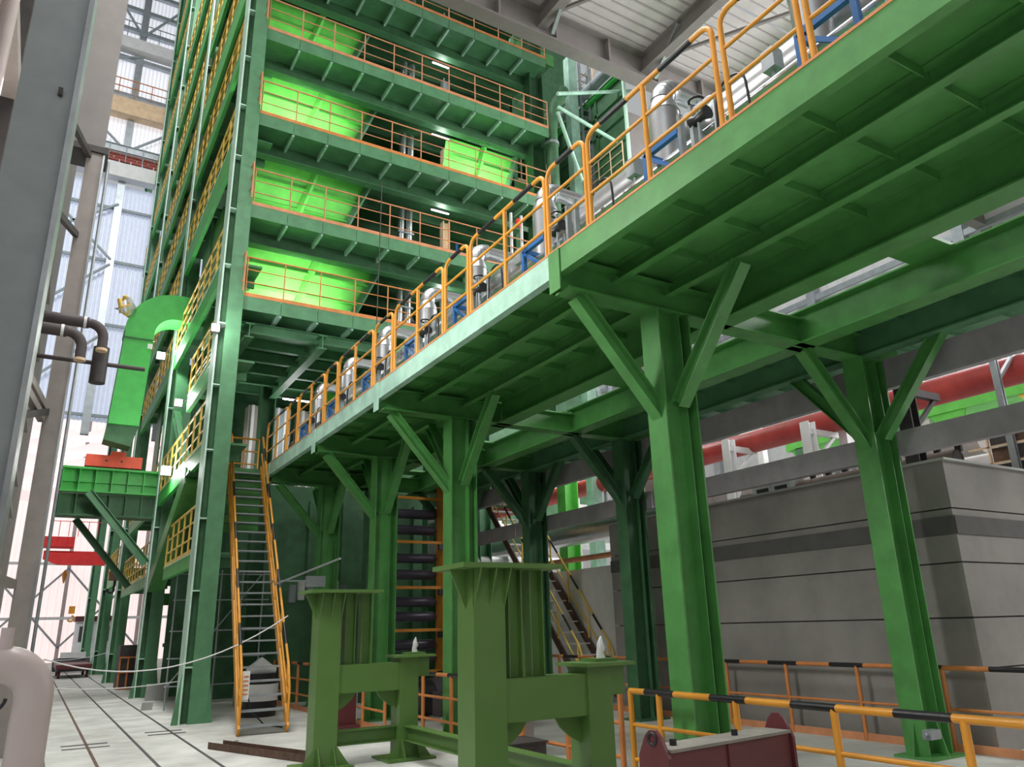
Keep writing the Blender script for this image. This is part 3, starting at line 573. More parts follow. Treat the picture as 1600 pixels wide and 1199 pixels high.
for k in range(6): bld('stiffener', M().box((.1+k*.42, 24.85, 4.95), (.125+k*.42, 25.05, 5.55)), G_D, t)
one('knee_brace', M().hsec((.8, 24.6, 5.55), (2.5, 24.6, 3.6), .2, .22, .02), G_T, 'teal diagonal knee brace under the runway girders', 'brace')
one('knee_brace', M().hsec((.6, 25.6, 4.9), (2.2, 25.6, 3.0), .16, .18, .02), G_D, 'dark slim knee brace under the darker girder', 'brace')
t = thing('trolley', 'vermilion red crane trolley beam on the green girder', 'crane', (1.25, 25, 6.3))
bld('beam', M().box((.62, 24.8, 6.34), (2.1, 25.3, 6.68)), ORC, t); bld('cover', M().box((1.25, 24.85, 6.68), (1.65, 25.2, 6.82)), ORC, t)
for x in (1.15, 1.55): bld('bolt', M().tube([(x, 24.77, 6.52), (x, 24.82, 6.52)], .03, 8), BLK, t)
for x in (.8, 1.9): bld('wheel', M().tube([(x, 24.9, 6.33), (x, 25.0, 6.33)], .06, 12), GRD, t)
# red overhead crane in the far hall
t = thing('overhead_crane', 'red double girder overhead crane in the bright far hall', 'crane', (1, 42, 5.5))
for y, z in ((42, 4.9), (43.4, 5.1)): bld('girder', M().poly([(-.1, y, z+.55), (2.6, y, z+.55), (2.6, y, z), (.5, y, z), (-.1, y, z+.25)], (0, .4, 0)), CRN, t)
bld('trolley', M().box((-.2, 42.2, 5.75), (1.1, 43.4, 6.2)), CRN, t); bld('hook_block', M().tube([(.9, 42.8, 4.1), (.9, 42.8, 4.5), (.9, 42.8, 4.7)], [.03, .12, .03], 8), YEL, t)
rl = M()
for k in range(6): rl.bar((k*.4, 42, 6.2), (k*.4, 42, 6.9), .03, .03)
rl.bar((0, 42, 6.9), (2.2, 42, 6.9), .03, .03); bld('handrail', rl, CRN, t)
t = thing('crane_hook', 'dark crane hook hanging beside the tower columns', 'hook', (2.2, 30, 3.2))
bld('block', M().box((1.95, 29.9, 3.45), (2.35, 30.1, 3.75)), RST, t); bld('hook', M().tube([(2.15, 30, 3.45), (2.15, 30, 3.25)]+arc((2.05, 30, 3.15), .1, .6, -3.4, 8, (1,0,0), (0,0,1)), .04, 8), BLK, t)
bld('rope', M().tube([(2.15, 30, 3.75), (2.15, 30, 6)], .012, 5), GRD, t)
t = thing('crane_hook', 'yellow crane hook hanging in the bright far hall', 'hook', (1.6, 50, 2.8))
bld('block', M().box((1.5, 50, 2.9), (1.8, 50.2, 3.3)), YEL, t); bld('hook', M().tube(arc((1.65, 50.1, 2.65), .15, 1.4, -2.8, 8, (1,0,0), (0,0,1)), .05, 8), YEL, t)
# far aisle clutter
t = thing('kiosk', 'small white control kiosk with red roof at the end of the aisle', 'kiosk', (3, 56, 0))
bld('body', M().box((2.2, 56, 0), (4.4, 58, 2.6)), WHT, t); bld('roof', M().box((2.1, 55.8, 2.6), (4.5, 58.2, 2.9)), MAR, t)
for k in range(2): bld('window', M().box((2.4+k*.95, 55.95, 1.4), (3.1+k*.95, 56, 2.3)), GRD, t)
t = thing('transfer_cart', 'low maroon rail cart on the floor tracks far down the aisle', 'cart', (1.9, 40, 0))
bld('bed', M().box((1.0, 39, .38), (2.35, 43, .55)), MAR, t); bld('deck_frame', M().box((1.05, 39.1, .28), (2.3, 42.9, .38)), GRD, t)
for x in (1.15, 2.2):
    for y in (39.4, 42.4): bld('wheel', M().tube([(x-.05, y, .16), (x+.05, y, .16)], .16, 12), MAR, t)
t = thing('coil_load', 'grey bundled load lying behind the cart', 'load', (1.7, 46, 0))
bld('bundle', M().tube([(1.0, 46, .35), (1.4, 46, .38), (2.6, 46, .35)], [.28, .35, .3], 12), GRD, t); bld('cover', M().box((1.3, 45.7, .68), (2.4, 46.3, .95)), WHT, t)
t = thing('crate', 'rust framed dark crate standing by the green columns in the aisle', 'crate', (2.85, 29, 0))
bld('body', M().box((2.5, 29, 0), (3.25, 30, 1.35)), GRD, t)
for x in (2.5, 2.74, 2.98, 3.22): bld('slat', M().box((x, 28.95, 0), (x+.05, 29, 1.0)), ORG, t)
for z in (.02, .5, .95): bld('rail', M().box((2.5, 28.93, z), (3.27, 28.97, z+.05)), ORG, t)
# lashing ropes along the floor barrier
for lab, p, q, sg in (('slack grey rope strung between the columns', (.2, 15, 1.3), (3.95, 14.6, 1.9), .5), ('white barrier tape low across the aisle', (.2, 22, .55), (3.2, 19, .7), .12), ('second white barrier tape farther down the aisle', (.4, 33, .9), (2.5, 33, 1.1), .1)):
    pts = [lerp(p, q, i/14)-V((0, 0, sg*4*(i/14)*(1-i/14))) for i in range(15)]
    one('barrier_rope', M().tube(pts, .012, 6), WHT, lab, 'rope')
# floor angle steel
t = thing('steel_channel', 'rusty steel channel lying on the floor before the stairs', 'channel', (3.1, 11.8, 0))
bld('web', M().bar((2.55, 12.95, .012), (3.35, 10.7, .012), .24, .012), RST, t); bld('flange', M().bar((2.55, 12.95, .05), (3.35, 10.7, .05), .012, .09, o=(-.12, 0)), RST, t); bld('flange', M().bar((2.55, 12.95, .05), (3.35, 10.7, .05), .012, .09, o=(.12, 0)), RST, t)
for k, (x, y, s) in enumerate(((3.0, 23.6, .28), (2.45, 20.6, .12), (2.9, 13.3, .03))):
    one('rubble_block', M().poly([(x-s, y-s, 0), (x+s, y-s*.8, 0), (x+s*.9, y+s, 0), (x-s*.8, y+s, 0)], (0.02, 0, s*1.4)), CNP, ('pale concrete block beside the second tower column', 'small pale block on the aisle floor', 'tiny stone chip before the stairs')[k], 'block')
# ================================================================ MAIN STAIR
def stair(label, L0, R0, L1, R1, n, post_h=.95, colr=YEL, treadm=STE, both=True):
    o = thing('stair', label, 'stairs', tuple(lerp(L0, R0, .5)))
    for s, (a, b) in enumerate(((L0, L1), (R0, R1))):
        bld('stringer', M().bar(V(a)+V((0,0,.04)), V(b)+V((0,0,.04)), .04, .18), colr if colr == YEL else RST, o)
    for k in range(n):
        t = (k+.5)/n; a, b = lerp(L0, L1, t), lerp(R0, R1, t)
        d = (V(L1)-V(L0)); d.z = 0; d.normalize()
        bld('tread', M().bar(a, b, .2, .03), treadm, o)
    for s, (a, b) in enumerate(((L0, L1), (R0, R1))):
        a, b = V(a), V(b)
        r = thing('stair_railing', '%s yellow handrail with black bands of the %s' % (('left', 'right')[s], label), 'railing', tuple(a)); H_ = V((0, 0, post_h))
        for k in range(6):
            p = lerp(a, b, (k+.3)/6); bld('post', M().tube([p, p+H_], .02, 8), colr, r)
        bld('top_rail', M().tube([a+V((0,0,.1)), a+H_*.8, lerp(a, b, .04)+H_, b+H_], .024, 8), colr, r)
        bld('mid_rail', M().tube([lerp(a, b, .03)+H_*.5, b+H_*.5], .018, 8), colr, r)
        for k in range(5): bld('black_band', M().tube([lerp(a, b, .1+k*.19)+H_, lerp(a, b, .17+k*.19)+H_], .026, 8), BLK, r)
    return o
stair('steep yellow main stairs', (3.1, 14.05, .02), (3.9, 14.05, .02), (3.5, 19, 5.4), (4.25, 19, 5.4), 24, .85)
t = thing('warning_sign', 'white notice plate fixed to the foot of the left stair rail', 'sign', (3.18, 14.3, .6))
bld('plate', M().box((3.14, 14.2, .55), (3.26, 14.22, 1.0)), WHT, t)
for k in range(5): bld('text_line', M().box((3.16, 14.193, .62+k*.07), (3.24, 14.2, .645+k*.07)), ORG, t)
t = thing('stair_landing', 'green landing at the stair head joining the platform end', 'deck', (3.9, 19.6, 5.4))
bld('plate', M().box((3.3, 19.0, 5.38), (4.5, 20.2, 5.44)), G_T, t); bld('fascia', M().box((3.4, 18.98, 5.2), (4.3, 19.0, 5.38)), G_, t)
for k in range(6): bld('panel', M().box((3.42, 19.05, 3.9+k*.22), (4.3, 19.1, 4.08+k*.22)), G_, t)
railing('yellow railing across the back of the stair landing', (3.35, 20.1, 5.44), (4.4, 20.1, 5.44), (0, .33, .66, 1), YEL, 1.0, .024, toe=False)
railing('yellow railing on the left side of the stair landing', (3.35, 19.05, 5.44), (3.35, 20.05, 5.44), (0, .5, 1), YEL, 1.0, .024, toe=False)
# white bin / motor behind the stairs
t = thing('water_dispenser', 'white and black plastic drum under a crumpled sheet behind the stairs', 'drum', (4.1, 17.2, 0))
bld('lower_band', M().tube([(4.15, 17.2, 0), (4.15, 17.2, .3)], .36, 20), BLK, t); bld('body', M().tube([(4.15, 17.2, .3), (4.15, 17.2, .62)], .38, 20), WHT, t); bld('upper_band', M().tube([(4.15, 17.2, .62), (4.15, 17.2, .82)], .36, 20), BLK, t)
bld('sheet', M().tube([(3.9, 17.1, .86), (4.15, 17.2, .92), (4.45, 17.2, .84)], [.1, .22, .08], 9), PLA, t)
one('cable', M().tube([(3.5, 15.6, .9), (3.55, 15.3, .3), (3.75, 15, .05), (4.0, 14.7, .02)], .014, 6), BLK, 'black cable trailing to the floor behind the stair treads', 'cable')
# ================================================================ OLIVE STANDS
def stand(label, y, ah):
    x0, x1 = 3.27, 4.38; o = thing('machine_stand', label, 'stand', (x0, y, 0)); w = .15
    bld('main_post', M().box((x0-w, y-w, .03), (x0+w, y+w, 2.08)), G_O, o)
    bld('top_plate', M().box((x0-.32, y-.3, 2.08), (x0+.66, y+.3, 2.12)), G_O, o)
    for dx in (.3, .52): bld('slim_post', M().hsec((x0+dx, y, 1.19), (x0+dx, y, 2.08), .14, .14, .012, (1, 0, 0)), G_O, o)
    bld('crossbeam', M().box((x0+w, y-.13, .85), (x1-.13, y+.13, 1.19)), G_O, o)
    bld('right_post', M().box((x1-.13, y-.15, .03), (x1+.13, y+.15, 1.25)), G_O, o)
    bld('side_bracket', M().box((x1+.13, y-.12, 1.0), (x1+.3, y+.12, 1.24)), G_O, o)
    bld('cap_plate', M().box((x1-.2, y-.25, 1.25), (x1+.34, y+.25, 1.28)), G_O, o); bld('shim_plate', M().box((x1+.0, y-.12, 1.28), (x1+.24, y+.12, 1.31)), G_O, o)
    bld('anchor_stub', M().tube([(x1+.14, y, 1.31), (x1+.13, y, 1.36), (x1+.15, y, 1.4), (x1+.14, y, 1.44), (x1+.15, y, 1.5)], [.045, .032, .042, .03, .008], 7), PLA, o, label='stub wrapped in white plastic')
    for xa, s in ((x0+w, 1), (x1-.13, -1)): bld('curved_gusset', M().poly([(xa, y-.01, .85), (xa+s*.28, y-.01, .85), (xa+s*.22, y-.01, .76), (xa+s*.12, y-.01, .68), (xa, y-.01, .62)], (0, .02, 0)), G_O, o)
    for xx, yy in ((x0-w, y-.16), (x0, y-.16), (x0+w-.01, y-.16)): bld('head_gusset', M().poly([(xx, yy+.02, 2.08), (xx, yy-.12, 2.08), (xx, yy+.02, 1.75)], (.012, 0, 0)), G_O, o)
    bld('head_gusset', M().poly([(x0-w, y-.006, 2.08), (x0-w-.15, y-.006, 2.08), (x0-w, y-.006, 1.75)], (0, .012, 0)), G_O, o)
    for x in (x0, x1):
        bld('base_plate', M().box((x-.33, y-.3, 0), (x+.33, y+.3, .03)), G_O, o)
        for s in (-1, 1):
            bld('base_gusset', M().poly([(x+s*.13, y-.16, .03), (x+s*.31, y-.16, .03), (x+s*.14, y-.16, .26), (x+s*.13, y-.16, .26)], (0, .012, 0)), G_O, o)
            bld('base_gusset', M().poly([(x+s*.1, y-.15, .03), (x+s*.1, y-.29, .03), (x+s*.1, y-.15, .26)], (.012, 0, 0)), G_O, o)
    bld('floor_beam', M().hsec((x0+w, y, .32), (x1-.13, y, .32), .14, .18, .012), G_O, o)
    return o
stand('nearer tall olive green machine stand, largest in the foreground', 6.0, 1)
stand('farther olive green machine stand, left of the nearer one', 10.2, 0)
one('tie_beam', M().hsec((4.38, 6.15, .32), (4.38, 10.05, .32), .14, .18, .012), G_O, 'olive green floor beam linking the two machine stands', 'beam')
# floor-level equipment between stands
for k, (x, y, sx, sy, sz, mm, l) in enumerate(((4.9, 8.2, .5, .5, .35, GRD, 'dark grey block on the floor between the olive stands'), (5.3, 9.2, .7, .4, .5, GRB, 'brown grey block behind the striped rail'), (4.3, 7.6, .5, .35, .04, RST, 'flat rusty plate on the floor beneath the stand'))):
    t = thing('floor_block', l, 'block', (x, y, 0)); bld('body', M().box((x-sx/2, y-sy/2, 0), (x+sx/2, y+sy/2, sz)), mm, t); bld('lip', M().box((x-sx/2-.02, y-sy/2-.02, sz), (x+sx/2+.02, y+sy/2+.02, sz+.02)), mm, t)
t = thing('maroon_bracket', 'maroon curved bracket standing left of the far olive stand gap', 'bracket', (4.95, 13.9, 0))
bld('plate', M().poly([(4.55, 13.9, 0), (5.05, 13.9, 0), (5.05, 13.9, .65), (4.95, 13.9, .8), (4.75, 13.9, .78), (4.6, 13.9, .6)], (0, .12, 0)), MAR, t); bld('foot', M().box((4.5, 13.8, 0), (5.1, 14.1, .05)), MAR, t)
# ================================================================ RED LIFTING BEAM
t = thing('lifting_beam', 'dark maroon lifting beam with lugs lying before the striped rail', 'beam', (6, 6.3, 0))
A0, A1 = V((3.66, 4.3, .3)), V((4.98, 4.45, .3)); d = (A1-A0).normalized(); n_ = V((-d.y, d.x, 0))
zt = .5
bld('timber', M().box((4.0, 4.15, 0), (4.15, 4.5, .3)), RST, t); bld('timber', M().box((4.75, 4.2, 0), (4.9, 4.6, .3)), RST, t)
bld('top_flange', M().bar(A0+V((0,0,zt)), A1+V((0,0,zt)), .26, .02), CDS, t, label='dust covered top flange'); bld('web', M().bar(A0+V((0,0,zt/2)), A1+V((0,0,zt/2)), .02, zt-.03, o=(.0, 0)), MAR, t)
bld('side_plate', M().bar(A0+V((0,0,zt/2)), A1+V((0,0,zt/2)), .015, zt-.03, o=(.1, 0)), MAR, t); bld('bottom_flange', M().bar(A0+V((0,0,.02)), A1+V((0,0,.02)), .24, .025), MAR, t)
for k in range(1): p = lerp(A0, A1, .45+.25*k); bld('stiffener', M().bar(p+V((0,0,.03))-n_*.11, p+V((0,0,zt-.01))-n_*.11, .015, .02), MAR, t)
for p, e in ((A0, -1), (A1, 1)):
    c0 = p+d*e*.01; pts = [c0+n_*a+V((0, 0, z)) for a, z in ((-.13, 0), (.13, 0), (.13, .46), (.1, .52), (.07, .58), (.03, .62), (-.03, .62), (-.07, .58), (-.1, .52), (-.13, .46))]
    bld('end_lug', M().poly(pts, d*.03*e), MAR, t); c1 = c0+d*e*.032+V((0, 0, .57))
    bld('eye', M().tube(arc(c1, .035, 0, 2*math.pi, 12, n_, (0,0,1)), .01, 6, False), BLK if e < 0 else STE, t)
for q in (.12, .62): p = lerp(A0, A1, q)+V((0, 0, zt)); bld('bolt', M().tube([p, p+V((0, 0, .05))], .025, 6), BLK, t)
t = thing('timber_sleeper', 'dusty flat grey box lid beside the maroon beam at the frame bottom', 'box', (4.6, 4.0, 0))
bld('body', M().box((4.25, 3.95, .0), (4.95, 4.1, .42)), GRB, t); bld('lid', M().box((4.22, 3.9, .42), (5.0, 4.12, .44)), CNP, t)
# ================================================================ GROUND RAILINGS (black and yellow)
def gr(label, p0, p1, n, h=.95, colr=YEL, toe=True, sl=.45, bars=3):
    L = (V(p1)-V(p0)).length
    return railing(label, p0, p1, ([k/n for k in range(n+1)] if n == int(n) else [(1.0+k-.03)/5.4 for k in range(5)]+[1.0]), colr, h, .026, toe=toe, bands=1, bars=bars, stripe_len=sl, toem=SAL, pr=.03)
gr('nearest black and yellow striped railing, right foreground', (5.32, 1.2, 0), (5.32, 6.6, 0), 5.4, .95, sl=.42)
gr('salmon railing seen between the olive stands', (5.3, 6.75, 0), (5.3, 12.6, 0), 6, .95, ORG)
gr('salmon railing behind the farther stand and stair foot', (5.15, 12.8, 0), (5.15, 20, 0), 7, .95, ORG)
gr('striped railing at the foot of the concrete wall', (9.98, 2.4, 0), (9.98, 16, 0), 11, .97, ORG, sl=.55, bars=2)
# machinery seen through the near rail
t = thing('valve_block', 'small pale valve block clamped at the foot of the right rear column', 'valve', (8.9, 5.7, .3))
bld('body', M().box((8.95, 5.75, .25), (9.15, 5.85, .35)), STE, t); bld('knob', M().tube([(8.9, 5.8, .3), (8.95, 5.8, .3)], .03, 8), STE, t)
# ================================================================ CONCRETE WALL BLOCK
cw = thing('concrete_plinth', 'massive grey concrete plinth wall behind the platform columns', 'wall', (10.2, 6, 0))
lay = [(0, .95), (.97, 1.56), (1.58, 2.25), (2.27, 2.95), (2.97, 3.6)]
for a, b in lay: bld('pour_lift', M().box((10.2, 5.7, a), (20, 13, b-.0)), CON, cw)
bld('core', M().box((10.23, 5.73, 0), (19.9, 12.9, 3.5)), GRD, cw)
bld('dark_strip', M().box((10.18, 5.7, 2.62), (10.2, 13, 2.86)), CND, cw); bld('dark_strip', M().box((10.2, 5.68, 2.62), (20, 5.7, 2.86)), CND, cw)
bld('top_skirting', M().box((10.15, 5.65, 3.6), (20, 13, 3.63)), CNP, cw)
one('concrete_plinth', M().box((11.2, 13.4, 0), (16, 24, 2.9)), WHT, 'paler low concrete block behind the back stairs', 'wall')
# ================================================================ RIGHT BACKGROUND HALL
def bgpipe(label, x, z, r, y0, y1, m, seg=0, sup=0):
    t = thing('process_pipe', label, 'pipe', (x, y0, z)); n = max(1, seg)
    for k in range(n): bld('pipe_length', M().tube([(x, y0+(y1-y0)*k/n+.01, z), (x, y0+(y1-y0)*(k+1)/n-.01, z)], r, 20), m, t)
    for k in range(sup): yy = y0+(y1-y0)*(k+.5)/sup; bld('support', M().bar((x, yy, 0), (x, yy, z-r), .1, .1), STE, t)
    return t
bgpipe('long red oxide pipe above the concrete wall', 14, 5.62, .25, 4, 30, RED, 5)
bgpipe('big pale grey pipe behind the wall, left part', 12.2, 3.95, .3, 13.2, 30, SIL, 3)
bgpipe('thin pink pipe under the big pale pipe', 12.0, 3.25, .07, 13.2, 30, SAL, 2)
bgpipe('dark brown pipe lying on the wall top', 12.2, 3.96, .16, 7.5, 11, RSL, 2)
t = thing('process_pipe', 'short open-ended brown pipe at the wall corner', 'pipe', (12.2, 6.5, 3.96)); bld('tube', M().tube([(12.2, 6.55, 3.96), (12.2, 7.4, 3.96)], .16, 20, False), RSL, t); bld('bore', M().tube([(12.2, 6.56, 3.96), (12.2, 6.9, 3.96)], .14, 20), BLK, t)
bgpipe('upper thin white pipe behind the wall', 15, 4.9, .1, 5, 30, WHT, 1)
bgpipe('lower white pipe across the right background', 15, 4.35, .14, 4, 30, WHT, 1)
bgpipe('middle dark pipe in the right background', 16, 5.0, .3, 8, 30, GRB, 3)
bgpipe('large white duct in the right background', 19, 8.4, .4, 6, 34, WHT, 4)
bgpipe('thick grey pipe near the floor behind the low block', 13.6, 2.2, .28, 24, 40, STE, 3)
for k, (x, y, z0, z1, m_, l) in enumerate(((13.2, 12.2, 3.6, 5.6, WHT, 'white steel post on the wall top, left'), (13.2, 10.0, 3.6, 5.5, WHT, 'white steel post behind the near column'), (12.5, 15.5, 0, 5.2, WHT, 'white steel post left of the concrete wall'), (11.3, 6.7, 3.6, 5.2, GRD, 'dark post on the wall top behind the right column'), (13.2, 6.2, 3.6, 6.2, STE, 'thin pale post before the red pipe at the right'))):
    t = thing('pipe_support', l, 'post', (x, y, z0)); bld('upright', M().hsec((x, y, z0), (x, y, z1), .22 if k != 4 else .1, .22 if k != 4 else .1, .02, (1, 0, 0)), m_, t)
    bld('arm', M().bar((x, y, z1-.2), (x+.9, y, z1-.2), .1, .12), m_, t); bld('strut', M().bar((x, y, z1-.9), (x+.8, y, z1-.25), .06, .06), m_, t)
t = thing('cabinet', 'white ribbed equipment cabinet on the wall top beside the near column', 'cabinet', (12, 10, 3.6))
bld('body', M().box((12.0, 9.6, 3.6), (13.0, 10.6, 4.25)), WHT, t)
for k in range(2):
    f = bld('window_frame', M().box((11.97, 9.68+k*.45, 3.72), (12.0, 10.05+k*.45, 4.12)), WHT, t)
    for q in range(3): bld('louvre', M().box((11.955, 9.72+k*.45, 3.76+q*.12), (11.97, 10.01+k*.45, 3.83+q*.12)), GRD, f)
t = thing('ribbed_box', 'pale grey ribbed container on the wall top', 'container', (13.5, 8.9, 3.6))
bld('body', M().box((13.0, 8.4, 3.6), (14, 9.5, 4.35)), STE, t)
for k in range(6): bld('rib', M().box((12.96, 8.45+k*.18, 3.65), (13.0, 8.52+k*.18, 4.3)), WHT, t)
t = thing('grid_rack', 'yellow framed glass grid rack at the right edge above the wall', 'rack', (13.5, 5.5, 3.9))
for k in range(7): bld('upright', M().bar((13.3, 4.7+k*.32, 3.6), (13.3, 4.7+k*.32, 4.6), .03, .03), BGE, t)
for k in range(4): bld('rail', M().bar((13.3, 4.6, 3.7+k*.28), (13.3, 6.95, 3.7+k*.28), .03, .03), BGE, t)
for k in range(6):
    for q in range(3): bld('pane', M().box((13.34, 4.72+k*.32, 3.72+q*.28), (13.35, 5.0+k*.32, 3.96+q*.28)), GRD if (k+q) % 3 else RST, t)
t = thing('grating_walkway', 'pale walkway grating edge above the dark pipe', 'walkway', (12.6, 8, 4.5))
bld('edge', M().bar((12.4, 4, 4.34), (12.4, 12, 4.34), .1, .2), PIP, t)
for k in range(12): bld('bearer', M().bar((12.35, 6.6+k*.35, 4.1), (12.35, 6.6+k*.35, 4.24), .06, .1), GRD, t)
t = thing('mezzanine', 'lime green mezzanine frame in the far right hall', 'deck', (18, 10, 7.5))
bld('edge_beam', M().bar((17.5, 6, 6.25), (17.5, 14, 6.25), .2, .35), G_X, t); bld('floor', M().box((17.6, 6, 6.3), (22, 14, 6.4)), G_X, t)
for k in range(4): bld('gusset_plate', M().poly([(17.45, 7+k*2, 6.1), (17.45, 7.9+k*2, 6.1), (17.45, 7.2+k*2, 5.3)], (.05, 0, 0)), G_X if k % 2 else YEP, t)
for y in (7.4, 10.5, 13.5): bld('post', M().bar((17.6, y, 0), (17.6, y, 6.1), .4, .4), G_T, t)
railing('pale yellow railing on the far mezzanine', (17.4, 6, 6.45), (17.4, 14, 6.45), [k/8 for k in range(9)], BGE, 1.1, .03)
hcol('support_column', 'pale bright green column left of the red pipe', 'column', 12.4, 12.85, 17.7, 18.1, 0, 6, G_X)
hcol('support_column', 'deep green column beyond the back stairs', 'column', 11.0, 11.4, 20.2, 20.6, 0, 8, G_T)
for k in range(6):
    y = 10+k*5; t = thing('pipe_rack_frame', 'white trestle frame of the background pipe rack, %s from the right' % ords[k], 'frame', (15.5, y, 0))
    for x in (14.4, 17.6): bld('upright', M().bar((x, y, 0), (x, y, 7), .2, .2), WHT, t)
    for z in (4.0, 5.2, 6.8): bld('beam', M().bar((14.4, y, z), (17.6, y, z), .15, .2), WHT, t)
    bld('diagonal', M().bar((14.4, y, 4.0), (17.6, y, 5.2), .08, .08), STE, t)
# back stairs
stair('yellow back stairs beside the concrete wall', (10.25, 14.2, .1), (11.1, 14.2, .1), (10.25, 18.6, 5.0), (11.1, 18.6, 5.0), 20, .9, YEP, WHT)
t = thing('stair_landing', 'small green landing under the back stairs head', 'deck', (10.6, 19, 5)); bld('plate', M().box((10.1, 18.6, 4.95), (11.2, 19.8, 5.0)), G_T, t); bld('edge', M().box((10.1, 18.57, 4.8), (11.2, 18.6, 4.95)), G_T, t)
for k in range(4):
    one('wrapped_roll', M().tube([(10.6+.1*k, 21-k*.3, 3.0+.22*(k % 3)), (11.8+.1*k, 21-k*.3, 3.0+.22*(k % 3))], .2, 12), PLA if k % 2 == 0 else GRD, '%s wrapped roll stacked beyond the back stairs' % ('lowest white', 'dark', 'upper white', 'second dark')[k], 'roll')
t = thing('roll_shelf', 'dark shelf carrying the wrapped rolls', 'shelf', (11.2, 20.5, 0)); bld('top', M().box((10.5, 19.8, 2.7), (12.3, 21.3, 2.78)), GRD, t)
for x in (10.6, 12.2): bld('leg', M().bar((x, 20.5, 0), (x, 20.5, 2.7), .1, .1), GRD, t)
# ================================================================ ROLLER TOWER UNDER THE PLATFORM
t = thing('roller_tower', 'orange framed tower of dark horizontal rollers under the platform', 'machine', (8, 18, 0))
bld('left_post', M().box((6.75, 18.2, 0), (6.95, 18.5, 5.3)), G_D, t); bld('right_post', M().box((8.62, 17.8, 0), (8.88, 18.2, 5.2)), MUS, t); bld('right_post', M().box((8.95, 17.9, 0), (9.12, 18.3, 5.2)), RST, t)
for z in (.6, 1.55, 2.55, 3.65, 4.75): bld('orange_bar', M().box((6.9, 17.85, z), (8.65, 17.9, z+.07)), MUS, t)
for z in (.35, .95, 1.25, 1.9, 2.25, 2.9, 3.3, 4.0, 4.4): bld('roller', M().tube([(6.95, 18.05, z), (7.05, 18.05, z), (8.45, 18.05, z), (8.55, 18.05, z)], [.05, .12, .12, .05], 16), ROL, t)
for z in (.5, 1.4, 2.4, 3.5): bld('bearing', M().box((8.5, 17.76, z), (8.64, 17.84, z+.14)), BLK, t)
for k in range(3):
    t = thing('dark_partition', 'dark green partition plate in the shade under the platform, %s' % ('left', 'middle', 'right')[k], 'panel', (5+k*1.9, 22.5, 0))
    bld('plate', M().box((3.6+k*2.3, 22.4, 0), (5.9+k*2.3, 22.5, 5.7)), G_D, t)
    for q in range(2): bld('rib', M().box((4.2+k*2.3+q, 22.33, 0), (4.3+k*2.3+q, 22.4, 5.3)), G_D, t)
t = thing('control_desk', 'cluster of pale instruments in the dark gap under the platform', 'desk', (5.9, 20, 0))
bld('base', M().box((5.3, 19.8, 0), (6.9, 20.6, 2.3)), G_D, t)
for k in range(7): bld('instrument', M().box((5.35+k*.22, 19.75, 2.32+.06*(k % 3)), (5.5+k*.22, 19.9, 2.75+.1*(k % 2))), WHT if k % 2 else STE, t)
t = thing('light_box', 'small grey box sign on a bracket in the shade left of the roller tower', 'box', (4.9, 16.2, 2.55))
bld('box', M().box((4.72, 16.2, 2.5), (5.12, 16.3, 2.72)), STE, t); bld('arm', M().bar((4.0, 16.25, 2.62), (4.72, 16.25, 2.62), .03, .03), STE, t)
one('round_bar', M().tube([(3.9, 15.5, 2.5), (4.55, 13.6, 2.85)], .02, 8), STE, 'pale thin bar sloping from the stairs to the fourth column', 'bar')
for k in range(5): one('instrument_box', M().box((6.2+k*.42, 12.9, .15+.2*(k % 2)), (6.45+k*.42, 13.2, .55+.2*(k % 2))), YEL if k % 2 else GRD, '%s gearbox low behind the salmon railing' % ('first dark', 'first yellow', 'second dark', 'second yellow', 'third dark')[k], 'gearbox')
for k in range(4): one('cable_drum', M().tube([(5.9+k*.5, 14.0+k*.4, .35), (6.2+k*.5, 14.0+k*.4, .35)], .33, 16), BLK if k % 2 else GRD, '%s dark drum low behind the salmon railing' % ('first', 'second', 'third', 'fourth')[k], 'drum')
# scaffold lattice and benches seen left of stair
t = thing('scaffold_frame', 'thin grey scaffold lattice between the tower columns at ground level', 'scaffold', (3.6, 19.5, 0))
for k in range(5): bld('upright', M().tube([(2.75+k*.5, 20, 0), (2.75+k*.5, 20, 3.1)], .02, 6), STE, t)
for z in (.5, 1.1, 1.7, 2.4, 3.0): bld('ledger', M().tube([(2.7, 20, z), (4.9, 20, z)], .018, 6), STE, t)
bld('diagonal', M().tube([(2.75, 20, .5), (4.7, 20, 3)], .018, 6), STE, t)
t = thing('workbench', 'cluttered workbench with pale parts behind the scaffold lattice', 'bench', (3.8, 25, 0))
bld('top', M().box((3.3, 24.8, 1.3), (5.6, 25.6, 1.4)), GRD, t)
for x in (3.4, 5.5): bld('leg', M().bar((x, 25, 0), (x, 25, 1.3), .1, .1), MAR, t)
for k in range(6): bld('part', M().box((3.4+k*.36, 24.85, 1.4), (3.65+k*.36, 25.1, 1.55+.07*(k % 3))), WHT if k % 2 else STE, t)
t = thing('beam', 'green cross beam with a red load at low level behind the second tower column', 'beam', (4, 27, 2.6)); bld('beam', M().bar((3.1, 27, 2.7), (7, 27, 2.7), .3, .35), G_, t); bld('load', M().box((3.6, 26.9, 2.9), (5.4, 27.2, 3.3)), CRN, t)
